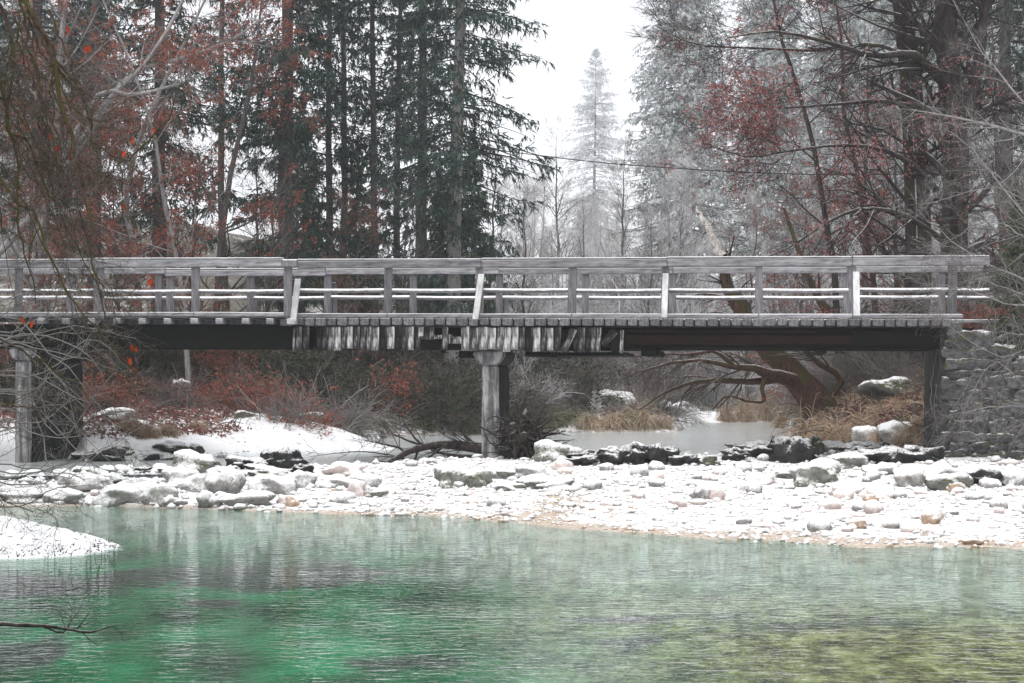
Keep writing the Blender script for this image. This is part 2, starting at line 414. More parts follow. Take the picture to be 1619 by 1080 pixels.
# ------------------------------------------------------------------ terrain
T_SHORE = [(-1500, 792), (0, 800), (190, 801), (330, 806), (500, 812), (700, 818), (830, 827), (950, 838), (1100, 850), (1300, 862), (1619, 868), (3100, 870)]
T_FRONT = [(-1500, 30), (0, 31.5), (300, 33), (600, 34.8), (850, 35.5), (1000, 35.5), (1100, 36), (1180, 38), (1235, 42), (1255, 42.5), (1300, 40), (1400, 38), (1480, 36.5), (3100, 36)]
T_BACK = [(-1500, 40), (0, 39.5), (100, 39.5), (135, 36.2), (300, 38.5), (560, 46), (620, 52), (860, 56), (1070, 57), (1110, 69), (1235, 70), (1256, 44), (1300, 40), (1400, 38), (1480, 36.5), (3100, 36)]
def tab(p, T): return np.interp(p, [a for a, b in T], [b for a, b in T])
def shore_d(p, x, y):
    return F_PX * HC / (tab(p, T_SHORE) - HOR) + fbm(x * .9, x * .37, 3, 5) * .55
def terrain(x, y, full=False):
    x = np.asarray(x, float); y = np.asarray(y, float)
    p = CX + F_PX * x / y; d = y
    sh = shore_d(p, x, y); fr = tab(p, T_FRONT); bk = np.maximum(tab(p, T_BACK), fr)
    nb = fbm(x * .8, y * .8, 4, 1); nf = fbm(x * 3.1, y * 3.1, 3, 2)
    # pool bed
    dep = np.minimum((sh - d) * .10, .45) * (1 - .35 * sstep(700, 1500, p)) + .03
    z_bed = -dep + nf * .03
    # gravel bar
    tt = np.clip((d - sh) / np.maximum(fr - sh, .5), 0, 1)
    crest = np.interp(p, [-200, 100, 350, 700, 1100, 1500], [.38, .38, .42, .55, .62, .66])
    z_bar = crest * np.interp(tt, [0, .06, .5, .82, 1.0], [0.0, .10, .62, 1.0, .72]) + nb * .07 * np.minimum(tt * 6, 1) + nf * .025
    # channel
    cw = np.clip((bk - fr) / 3, 0, 1); tc = np.clip((d - fr) / np.maximum(bk - fr, .1), 0, 1)
    z_ch = .42 - .30 * cw * np.sqrt(np.clip(np.sin(PI * tc), 0, 1))
    z_ch = np.where(cw > 0, z_ch, .45)
    # bank
    dd = np.maximum(d - bk, 0)
    slope = np.interp(p, [-300, 500, 900, 1060, 1110, 1230, 1260, 1400, 1500, 2500], [.10, .085, .10, .10, .02, .015, .05, .07, .10, .12])
    rise = np.interp(p, [-300, 150, 560, 1050, 1110, 1235, 1260, 1330, 1480, 1520], [.5, .4, .35, .6, .25, .15, .45, .75, 1.2, 1.3])
    z_bk = .42 + rise * (1 - np.exp(-dd / 1.6)) + slope * np.minimum(dd, 34) + nb * .25 * np.minimum(dd / 4, 1) + nf * .06
    hills = np.interp(p, [-1500, 300, 700, 900, 1250, 1500, 3100], [34, 22, 14, 8, 8, 16, 34])
    z_bk = z_bk + hills * sstep(90, 285, d)
    # earth behind the right abutment
    z_bk = np.where(d > 34.0, z_bk, z_bk)
    z = np.where(d < sh, z_bed, np.where(d < fr, z_bar, np.where(d < bk, z_ch, z_bk)))
    ab = sstep(1492, 1512, p) * sstep(35.4, 35.7, d) * (1 - sstep(60, 90, d))
    z = z * (1 - ab) + np.maximum(z, 3.02 + nb * .2) * ab
    if not full: return z
    return z, p, d, sh, fr, bk, dd, tt, nb, nf

def ground_hit(px, py, d0=12., d1=120.):
    """first point where the view through a photo pixel meets the terrain"""
    ds = np.linspace(d0, d1, 2400)
    zt = terrain((px - CX) / F_PX * ds, ds); zr = HC + (HOR - py) / F_PX * ds
    k = np.argmax(zr <= zt) if (zr <= zt).any() else len(ds) - 1
    return float(ds[k])

pc = np.concatenate([np.arange(-1500, -60, 60), np.arange(-60, 1690, 7), np.arange(1690, 3101, 60)])
dr = np.concatenate([np.linspace(3, 17.5, 30), np.linspace(18, 50, 190), 50 * (292 / 50) ** np.linspace(0.01, 1, 120)])
PP, DD = np.meshgrid(pc, dr)
X = (PP - CX) / F_PX * DD
Z, p_, d_, sh, fr, bk, dd, tt, nb, nf = terrain(X, DD, True)
nbig = fbm(X * .25, DD * .25, 4, 9)
nr, nc = PP.shape
idx = np.arange(nr * nc).reshape(nr, nc)
Fq = np.stack([idx[:-1, :-1], idx[:-1, 1:], idx[1:, 1:], idx[1:, :-1]], -1).reshape(-1, 4)
onbar = (d_ >= sh) & (d_ < fr)
snow = np.where(onbar, .72 + .25 * np.minimum(tt * 4, 1), 0.0)
snow = np.where((dd > 0), np.interp(dd, [0, 1, 5, 9], [.75, .7, .45, .22]) * np.interp(p_, [100, 330, 450, 900, 1100, 1240, 1260], [1, 1, .7, .8, 1.2, 1.2, .5]), snow)
snow = np.where(d_ > 80, .3 + nbig * .3, snow)
red = np.where(dd > 0, np.interp(p_, [-300, 500, 620, 1230, 1300, 1500], [.9, .85, .35, .1, .5, .7]) * np.minimum(dd / 4, 1), 0)
gravel = onbar * .95
wet = onbar * (1 - sstep(.02, .09, tt)) * .8
wet = np.maximum(wet, onbar * np.exp(-((p_ - 850 - tt * 150) / 60) ** 2) * (1 - sstep(.3, .7, tt)) * .9)
red = red * (1 - sstep(70, 95, d_))
snow = snow * (1 - wet * .8)
bedm = (d_ < sh) * 1.0
chan = (d_ >= fr) & (d_ < bk)
gravel = np.where(chan, .8, gravel); snow = np.where(chan, .2, snow)
# colours of the bed
xw, yw = X, DD
shallow = sstep(600, 1250, p_ + nbig * 260 - (d_ - 12) * 10)
mid = .85 * sstep(480, 1000, p_ + nbig * 240) * (1 - .3 * shallow)
def blob(px, py, hx, hy):
    dep0 = .32; dc = F_PX * HC / (py - HOR); xc = (px - CX) / F_PX * dc
    wx = hx / F_PX * dc; wy = dc * hy / (py - HOR)
    yc = dc * (1 + dep0 / HC); xc = xc * (1 + dep0 / HC)
    q = ((xw - xc) / wx) ** 2 + ((yw - yc) / wy) ** 2 + nf * .8
    return 1 - sstep(.6, 1.2, q)
weed = np.zeros_like(X)
for a in [(400, 895, 260, 20), (250, 890, 110, 14), (335, 931, 55, 7), (30, 1010, 90, 34), (280, 1070, 95, 12), (640, 1018, 120, 8), (560, 1062, 60, 6), (1010, 962, 150, 6), (1300, 985, 160, 9), (1000, 1000, 90, 8)]:
    weed = np.maximum(weed, blob(*a))
nshore = 1 - sstep(.5, 6.0, (sh - d_) + nbig * 2.5)
A = dict(near_shore=nshore, snow=snow, red=red, gravel=gravel, wet=wet, bed=bedm, shallow=shallow, mid=mid, weed=weed)
me = mesh_np('ground', np.stack([X, DD, Z], -1).reshape(-1, 3), Fq, M['ground'], True, A)
tag(link('ground', me), kind='structure')

# the bank the picture was taken from
gx, gy = np.meshgrid(np.linspace(-70, 70, 90), np.linspace(-75, 3.1, 60))
gz = np.interp(gy, [-75, -20, -2, 1.5, 3.1], [5, 1.6, .6, .25, -.5]) + fbm(gx * .5, gy * .5, 4, 33) * .25 * np.clip((3 - gy) / 4, 0, 1)
ig = np.arange(gx.size).reshape(gx.shape); Fg = np.stack([ig[:-1, :-1], ig[:-1, 1:], ig[1:, 1:], ig[1:, :-1]], -1).reshape(-1, 4)
zz_ = np.zeros(gx.size)
tag(link('near_bank', mesh_np('near_bank', np.stack([gx, gy, gz], -1).reshape(-1, 3), Fg, M['ground'], True, dict(snow=zz_ + .45, red=zz_ + .3, gravel=zz_, wet=zz_, bed=zz_, shallow=zz_, mid=zz_, weed=zz_, near_shore=zz_))), kind='structure')

# water sheets
def sheet(name, T0, T1, z, mat, ps):
    V, Fs = [], []
    for p in ps:
        for k in range(9):
            d = T0(p) * (1 - k / 8) + T1(p) * k / 8; V.append(((p - CX) / F_PX * d, d, z))
    for i in range(len(ps) - 1):
        for k in range(8): a = i * 9 + k; Fs.append((a, a + 9, a + 10, a + 1))
    return tag(link(name, mesh_np(name, V, Fs, M[mat], True)), kind='structure')
sheet('pool_water', lambda p: 3.2, lambda p: F_PX * HC / (float(tab(p, T_SHORE)) - HOR) + 1.2, 0.0, 'pool', list(range(-1400, 3001, 50)))
def r0(p):
    f = float(tab(p, T_FRONT)); s = F_PX * HC / (float(tab(p, T_SHORE)) - HOR)
    return f - .18 * (f - s) if p > 380 else f - .35 * (f - s)
sheet('river_water', r0, lambda p: max(float(tab(p, T_BACK)), float(tab(p, T_FRONT))) + .4, .40, 'river', list(range(-1400, 1285, 15)))

# far snowy mound in the stream and the near snowy bank
def mound(name, cx, cy, rx, ry, z0, h, n, mat, seed, rough=.05, pw=1.0, skew=0.0, cut=None):
    u = np.linspace(-1, 1, n); U, Vv = np.meshgrid(u, u)
    q = np.sqrt(U ** 2 + Vv ** 2); a = np.minimum(q, 1.0)
    prof = np.clip(1 - a ** 2, 0, 1) ** pw
    Xm = cx + rx * (U + skew * (1 - a)); Ym = cy + ry * Vv
    Zm = z0 - .25 + (h + .25) * prof + fbm(Xm * 2.2, Ym * 2.2, 4, seed) * rough * 2 + fbm(Xm * 9, Ym * 9, 3, seed + 3) * rough * .5
    Zm = np.where(q > 1, z0 - .4, Zm)
    ix = np.arange(n * n).reshape(n, n)
    Fm = np.stack([ix[:-1, :-1], ix[:-1, 1:], ix[1:, 1:], ix[1:, :-1]], -1).reshape(-1, 4)
    if cut is not None: Fm = Fm[(Zm.ravel()[Fm] > cut).all(1)]
    o = link(name, mesh_np(name, np.stack([Xm, Ym, Zm], -1).reshape(-1, 3), Fm, M[mat], True))
    return tag(o, kind='structure'), (Xm, Ym, Zm)
mound('snow_mound', -6.2, 45.0, 3.3, 4.2, .42, .74, 70, 'snow', 3, .02, 1.0, -.12)
mound('snow_mound', -8.4, 39.0, 1.9, 2.4, .42, .26, 50, 'snow', 4, .04, .8)
mound('snow_mound', -4.1, 43.2, 2.2, 2.6, .38, .16, 50, 'snow', 5, .02, .8)
_, nbk = mound('snowy_bank', -7.35, 21.8, 3.05, 1.9, -.02, .43, 190, 'snow', 7, .035, .8, .0, cut=-.02)

# ------------------------------------------------------------------ the footbridge
YAW = math.atan(388 / F_PX); CB, SB = math.cos(YAW), math.sin(YAW)
D0 = 34.1; BW = 2.76
K = D0 / F_PX
def s_of(px, w=0.0):
    p = px - CX
    return (p * (D0 + w * CB) - F_PX * w * SB) / (F_PX * CB + p * SB)
def z_of(py, px=CX, w=0.0):
    s = s_of(px, w); return HC + (HOR - py) * (D0 - s * SB + w * CB) / F_PX
def zc(py): return HC + (HOR - py) * K
rb = random.Random(11)
bridge = thing('footbridge', 'long weathered grey timber footbridge with frosted railings spanning the river', 'footbridge', (0, D0, -.035), -YAW)
bridge.rotation_euler = (0, .0058, -YAW)
_box_cache = {}
def beam(name, mat, s0, s1, w0, w1, z0, z1, bev=.012, rot=0.0, jit=.0, parent=None, taper=0.0, tiltw=0.0, label=None):
    """a squared timber in bridge coordinates (s along, w across, z up); rot turns it in the s-z plane"""
    bm = bmesh.new(); bmesh.ops.create_cube(bm, size=1)
    sx, sy, sz = s1 - s0, w1 - w0, z1 - z0
    for v in bm.verts:
        v.co = Vector((v.co.x * sx + rb.uniform(-jit, jit), v.co.y * sy + rb.uniform(-jit, jit) * .5, v.co.z * sz + rb.uniform(-jit, jit)))
    if bev: bmesh.ops.bevel(bm, geom=bm.edges[:], offset=min(bev, .3 * min(sx, sy, sz)), segments=1, affect='EDGES')
    me = bpy.data.meshes.new(name); bm.to_mesh(me); bm.free(); me.materials.append(M[mat])
    o = link(name, me, parent or bridge)
    o.location = ((s0 + s1) / 2, (w0 + w1) / 2, (z0 + z1) / 2); o.rotation_euler = (tiltw, rot, 0)
    if label: o['label'] = label
    return o
def log(name, mat, s0, s1, w, z, r, sag=.01):
    n = max(4, int((s1 - s0) / .6)); t_ = np.linspace(0, 1, n)
    P = np.stack([s0 + (s1 - s0) * t_, np.full(n, 0.0), -sag * np.sin(PI * t_)], -1); P[:, 0] -= (s0 + s1) / 2
    V, F_ = tubes(P[None], np.full((1, n), r), 8)
    o = link(name, mesh_np(name, V, F_, M[mat], True), bridge); o.location = ((s0 + s1) / 2, w, z); return o

# near railing
NEAR = [28, 155, 307, 453.5, 612, 757, 903, 1050, 1198, 1346, 1504]
zt, zb = zc(408.5), zc(420.5)
for i, px in enumerate(NEAR):
    s = s_of(px); wd = .075 if px != 453.5 else .085
    if px == 155: wd = .1
    beam('railing_post', 'post', s - wd, s + wd * rb.uniform(.85, 1.1), -.06, .07, zc(498.5), zt - .02, .016, rb.uniform(-.014, .014), .012)
# top rail boards butt on the posts, mid poles and kerb boards between them
tops = [(-260, 150, .012), (150, 446, .03), (470, 760, -.005), (760, 1053, .004), (1053, 1345, .012), (1345, 1562, .018)]
for a, b, dz in tops:
    beam('top_rail', 'rail', s_of(a) + .004, s_of(b) - .004, -.11, -.065, zb + dz, zt + dz, .016, rb.uniform(-.0015, .0015), .004)
    beam('rail_cap', 'rail', s_of(a) + .006, s_of(b) - .006, -.125, .09, zt + dz + .003, zt + dz + .035, .010, 0, .003)
beam('rail_joint_block', 'post', s_of(446.5), s_of(471), -.15, .10, zc(419), zc(406.5), .02, label='dark end block where two rails join')
beam('rail_joint_block', 'post', s_of(151), s_of(164), -.15, .10, zc(420), zc(406.5), .02)
for a, b in [(-260, 28), (28, 155), (155, 307), (307, 453.5), (460, 612), (612, 757), (757, 903), (903, 1050), (1050, 1198), (1198, 1346), (1346, 1504), (1504, 1568)]:
    log('mid_rail', 'log_rail', s_of(a) + .07, s_of(b) - .07, .01, zc(456.5) + rb.uniform(-.01, .01), .044)
for a, b in [(-260, 28), (28, 307), (307, 450), (470, 612), (612, 757), (757, 903), (903, 1050), (1050, 1198), (1198, 1346), (1346, 1520)]:
    dz = .025 if a < 450 else 0
    beam('kerb_board', 'rail', s_of(a) + .005, s_of(b) - .005, -.10, -.062, zc(500) + dz, zc(493.3) + dz, .01, rb.uniform(-.001, .001), .005)
# pale outrigger braces
def brace(px_top, px_bot, mat, y0=432, y1=501, wdt=.10, w_out=.34):
    s0, s1 = s_of(px_top, -.12), s_of(px_bot, -w_out); z1, z0 = zc(y0), zc(y1)
    L = math.sqrt((z1 - z0) ** 2 + (w_out - .14) ** 2); bm = bmesh.new(); bmesh.ops.create_cube(bm, size=1)
    for v in bm.verts:
        f = v.co.z + .5; v.co = Vector((s1 + (s0 - s1) * f + v.co.x * wdt, -(w_out - (w_out - .15) * f) + v.co.y * .05, z0 + (z1 - z0) * f))
    bmesh.ops.bevel(bm, geom=bm.edges[:], offset=.008, segments=1, affect='EDGES')
    me = bpy.data.meshes.new('brace'); bm.to_mesh(me); bm.free(); me.materials.append(M[mat])
    o = link('brace', me, bridge); o['label'] = 'pale sloping brace of newer wood'
    return o
brace(470, 462, 'pale', 438, 507, .12, .30); brace(759.5, 750, 'pale', 431, 503, .115); brace(1050.5, 1048.5, 'pale', 431, 500, .115); brace(1351.5, 1353, 'pale', 429, 497, .12)
beam('brace_foot', 'pale', s_of(459), s_of(471), -.34, -.02, zc(511), zc(502), .01)

# far railing
FAR = [110, 250, 268, 395, 517, 652, 788, 924, 1062, 1199, 1337, 1487]
ft, fb = z_of(423.5, CX, BW), z_of(433.5, CX, BW)
for px in FAR:
    s = s_of(px, BW)
    beam('railing_post', 'post', s - .07, s + .07, BW - .07, BW + .06, 3.30, ft - .01, .012, rb.uniform(-.01, .01), .006)
for a, b, dz in [(-200, 262, .05), (262, 515, 0), (515, 788, 0.03), (788, 1062, .02), (1062, 1337, .03), (1337, 1550, .04)]:
    beam('top_rail', 'rail', s_of(a, BW) + .004, s_of(b, BW) - .004, BW - .12, BW - .075, fb + dz, ft + dz, .014, 0, .004)
    beam('rail_cap', 'rail', s_of(a, BW) + .006, s_of(b, BW) - .006, BW - .13, BW + .08, ft + dz + .003, ft + dz + .035, .01)
fp = [-200] + FAR[:2] + FAR[3:] + [1640]
for a, b in zip(fp[:-1], fp[1:]):
    log('mid_rail', 'log_rail', s_of(a, BW) + .07, s_of(b, BW) - .07, BW, z_of(468, CX, BW) + rb.uniform(-.01, .01), .045)
for a, b in [(-200, 250), (250, 517), (517, 788), (788, 1062), (1062, 1337), (1337, 1600)]:
    beam('kerb_board', 'rail', s_of(a, BW) + .005, s_of(b, BW) - .005, BW + .02, BW + .07, zc(500), zc(493.5), .01)
for px, dx in [(525, 12), (797, 10), (258, -12)]:        # braces of the far railing lean outward
    s = s_of(px, BW)
    beam('brace', 'post', s - .05, s + .05, BW + .12, BW + .17, 3.28, ft - .25, .01, math.radians(-dx * .4), 0, None, 0, math.radians(-9))

# deck planks across, their ends sticking out under the kerb
s = s_of(466); send = s_of(1500)
while s < send:
    wp = rb.uniform(.195, .235)
    beam('deck_plank', 'plank', s, s + wp - .03, -.09 - rb.uniform(0, .035), BW + .1, zc(512) + rb.uniform(-.012, .008), zc(500.6) + rb.uniform(-.008, 0), .008, rb.uniform(-.01, .01), .004)
    s += wp
for k, px in enumerate([65, 105, 145, 185, 225, 265, 307, 347, 388, 427]):   # joists under the left deck
    s = s_of(px); beam('joist', 'rail', s - .075, s + .075, -.08, BW + .05, zc(510), zc(501), .01, 0, .006)
beam('joist', 'plank', s_of(442), s_of(462), -.04, BW + .05, zc(513), zc(502), .01)
for i in range(13):                                       # lengthwise boards of the left deck
    w0 = -.05 + i * .222
    beam('deck_plank', 'rail' if i == 0 else 'plank', s_of(-260), s_of(462), w0, w0 + .205, zc(500.2), zc(496.5), .006)
# main girders
for w0 in (.12, 1.25, 2.35):
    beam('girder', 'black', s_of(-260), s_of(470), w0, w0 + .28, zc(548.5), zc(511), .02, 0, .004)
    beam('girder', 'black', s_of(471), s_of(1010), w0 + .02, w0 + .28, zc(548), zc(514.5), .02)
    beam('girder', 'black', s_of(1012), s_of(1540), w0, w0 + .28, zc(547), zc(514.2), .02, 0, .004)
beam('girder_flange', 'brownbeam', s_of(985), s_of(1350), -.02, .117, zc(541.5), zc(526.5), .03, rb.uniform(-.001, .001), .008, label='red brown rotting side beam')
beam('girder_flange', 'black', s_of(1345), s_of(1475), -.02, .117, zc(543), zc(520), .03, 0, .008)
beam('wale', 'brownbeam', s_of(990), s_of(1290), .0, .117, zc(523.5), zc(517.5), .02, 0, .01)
for a, b, y0, y1 in [(828, 880, 561, 553.5), (880, 986, 559, 553.5), (1012, 1038, 559, 549), (1289, 1306, 554.5, 547.5), (723, 741, 563, 552), (728, 745, 556, 549)]:
    beam('cross_beam', 'black', s_of(a), s_of(b), .05, BW, zc(y0), zc(y1), .02, rb.uniform(-.02, .02))
# fascia boards
f_lab = None
px = 500.0
def fboard(a, b, y0, y1, rot=0.0, mat='fascia', w=-.055, name='fascia_board'):
    beam(name, mat, s_of(a), s_of(b), w - rb.uniform(0, .014), w + .028, zc(y1), zc(y0), .006, rot, .008)
fboard(467, 476, 514, 551); fboard(477.5, 488, 514, 552, .02); fboard(463, 466, 515, 552)
while px < 660:
    bwid = rb.uniform(8.5, 14)
    fboard(px, px + bwid - .6, 514.5 + rb.uniform(-1, 1), 551.5 + rb.uniform(-2.6, 2.2), rb.uniform(-.035, .035)); px += bwid
for a, b, y1 in [(660, 669, 533), (669, 678, 532), (678, 686, 531)]: fboard(a, b, 514.5, y1)
fboard(662, 714, 528, 534, -.06); fboard(699, 708, 515, 550, .04, w=-.09); fboard(708, 729, 530, 541, .0); fboard(664, 700, 536, 548, .12, 'black'); fboard(698, 706, 540, 556, .3, 'black')
px = 729
while px < 884:
    bwid = rb.uniform(9.5, 14.5)
    fboard(px, px + bwid - .6, 514.5 + rb.uniform(-1, 1), 551.5 + rb.uniform(-2.4, 2.2), rb.uniform(-.03, .03)); px += bwid
for k in range(6): fboard(885, 893, 516 + k * 6, 520.5 + k * 6, rb.uniform(-.1, .1), 'brownbeam', .0)
fboard(893, 904, 515, 554, math.radians(24), w=-.09); fboard(906, 914, 516, 553, .05)
for a, b in [(913, 924), (924.5, 933), (933.5, 941), (941.5, 949.5)]: fboard(a, b, 514.5, 553.5, rb.uniform(-.02, .02))
fboard(955, 967, 517, 546, math.radians(42), w=-.08); fboard(966, 978, 520, 554, .02, 'black'); fboard(979, 984.5, 519, 555, .01)
# piers
def pier(label, pxl, pxr, capl, capr, y_cap, y_flare, y_base, depth, d_in=.25):
    o = thing('bridge_pier', label, 'pier', (0, D0, 0), -YAW)
    sl_, sr_ = s_of(pxl, d_in), s_of(pxr, d_in); kl, kr = s_of(capl, d_in), s_of(capr, d_in)
    za, zf, zbz = z_of(y_cap, CX, d_in), z_of(y_flare, CX, d_in), z_of(y_base, CX, d_in)
    def prism(name, prof, w0, w1, mat='concrete', bev=.03):
        bm = bmesh.new()
        vs = [bm.verts.new((a, w0, b)) for a, b in prof]; f = bm.faces.new(vs)
        r = bmesh.ops.extrude_face_region(bm, geom=[f]); bmesh.ops.translate(bm, verts=[v for v in r['geom'] if isinstance(v, bmesh.types.BMVert)], vec=(0, w1 - w0, 0))
        bmesh.ops.recalc_face_normals(bm, faces=bm.faces[:]); bmesh.ops.bevel(bm, geom=bm.edges[:], offset=bev, segments=2, affect='EDGES')
        bmesh.ops.subdivide_edges(bm, edges=[e for e in bm.edges if e.calc_length() > .4], cuts=5, use_grid_fill=True)
        for v in bm.verts: v.co += Vector(mnoise.noise_vector(v.co * 3)) * .015
        me = bpy.data.meshes.new(name); bm.to_mesh(me); bm.free(); me.materials.append(M[mat]); link(name, me, o)
    # the cap is built of two side by side halves like the photo's stepped head
    zm = (za * .55 + zf * .45)
    prism('cap', [(kl, za), (kl, zm), (sl_ - .005, zf), (sr_ + .005, zf), (kr, zm), (kr, za)], d_in - .06, d_in + .16)
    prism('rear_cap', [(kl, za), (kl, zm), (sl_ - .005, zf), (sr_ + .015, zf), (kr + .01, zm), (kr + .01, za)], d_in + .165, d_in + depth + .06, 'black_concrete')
    prism('shaft', [(sl_, zf - .004), (sl_ - .02, zbz - .5), (sr_ + .02, zbz - .5), (sr_, zf - .004)], d_in, d_in + .16)
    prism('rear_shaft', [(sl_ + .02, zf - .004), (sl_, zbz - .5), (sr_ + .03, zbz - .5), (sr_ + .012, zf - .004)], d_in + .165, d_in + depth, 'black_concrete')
    return o
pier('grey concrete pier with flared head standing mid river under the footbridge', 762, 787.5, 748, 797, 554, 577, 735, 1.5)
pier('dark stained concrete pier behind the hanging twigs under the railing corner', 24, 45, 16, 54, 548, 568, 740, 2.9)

# right abutment of rough stones
ab = thing('stone_abutment', 'rough grey stone abutment wall hung with bare creepers at the end of the footbridge', 'wall', (0, D0, 0), -YAW)
def blob_mesh(name, seed, mat, sub=2, sx=1, sy=1, sz=1, amp=.25, boxy=0.0, fr=1.3):
    bm = bmesh.new(); bmesh.ops.create_icosphere(bm, subdivisions=sub, radius=.5)
    for v in bm.verts:
        n = v.co.normalized()
        if boxy:
            m_ = max(abs(n.x), abs(n.y), abs(n.z)); q = n / m_ * .5; v.co = n * .5 * (1 - boxy) + q * boxy
        k = 1 + amp * mnoise.noise(n * fr + Vector((seed * 7.3, 1.7, 4.1))) * 1.6 + amp * .45 * mnoise.noise(n * fr * 2.9 + Vector((seed, 9, 2)))
        v.co = Vector((v.co.x * k * sx, v.co.y * k * sy, v.co.z * k * sz))
    for f in bm.faces: f.smooth = True
    me = bpy.data.meshes.new(name); bm.to_mesh(me); bm.free(); me.materials.append(M[mat]); return me
WS = [blob_mesh('wall_stone', 20 + i, 'wall_stone', 3, 1, .8, 1, .30, .5, 1.5) for i in range(12)]
def wall_top(s):                                         # upper outline of the wall falls to the right
    return np.interp(s, [s_of(1480), s_of(1500), s_of(1540), s_of(1580), s_of(1619), s_of(1760)], [zc(515), zc(508), zc(522), zc(540), zc(566), zc(600)])
z = .42; row = 0
while z < 3.25:
    hgt = rb.uniform(.13, .25); s = s_of(1499) + rb.uniform(-.12, .10)
    while s < s_of(1800):
        wdt = rb.uniform(.14, .44)
        if z + hgt * .7 < wall_top(s + wdt / 2):
            o = link('stone', rb.choice(WS), ab)
            o.location = (s + wdt / 2, .03 + rb.uniform(-.03, .03), z + hgt / 2 + rb.uniform(-.02, .02))
            o.scale = (wdt * 1.2, .26, hgt * rb.uniform(1.1, 1.4)); o.rotation_euler = (rb.uniform(-.12, .12), rb.uniform(-.16, .16) + rb.choice((0, PI)), rb.uniform(-.12, .12))
        s += wdt
    z += hgt; row += 1
prof = [(s_of(1487), -.1)] + [(s_of(1487) + i * .3, float(wall_top(s_of(1487) + i * .3)) - .15) for i in range(14)] + [(s_of(1487) + 13 * .3, -.1)]
bm = bmesh.new(); f = bm.faces.new([bm.verts.new((a, .1, b)) for a, b in prof]); r = bmesh.ops.extrude_face_region(bm, geom=[f])
bmesh.ops.translate(bm, verts=[v for v in r['geom'] if isinstance(v, bmesh.types.BMVert)], vec=(0, 3.2, 0)); bmesh.ops.recalc_face_normals(bm, faces=bm.faces[:])
me = bpy.data.meshes.new('wall_core'); bm.to_mesh(me); bm.free(); me.materials.append(M['mortar']); link('wall_core', me, ab)
# ------------------------------------------------------------------ rocks and stones
rr = random.Random(5)
RV = {}
def rock_var(mat, n=5, sub=3):
    if mat not in RV: RV[mat] = [blob_mesh('rock', 40 + i + len(RV) * 11, mat, sub, 1, 1, 1, .55 if mat == 'dark_rock' else .38, .2, 1.9 if mat == 'dark_rock' else 1.6) for i in range(n)]
    return RV[mat]
def rock(px, py, wpx, hpx, mat, label, group=None, name='boulder', cat='rock', dep=.7, sub=3):
    d = ground_hit(px, py); k = d / F_PX; wd, hg = wpx * k, hpx * k
    o = link(name, rr.choice(rock_var(mat, 5, sub)))
    zg = float(terrain((px - CX) * k, d + wd * dep * .4))
    o.location = ((px - CX) * k, d + wd * dep * .42, max(zg, HC + (HOR - py) * k) + hg * .30)
    o.scale = (wd * 1.08, wd * dep, hg * (1.15 if mat == 'dark_rock' else 1.4)); o.rotation_euler = (rr.uniform(-.12, .12), rr.uniform(-.12, .12), rr.choice((0, PI)) + rr.uniform(-.25, .25))
    return tag(o, label, cat, group)
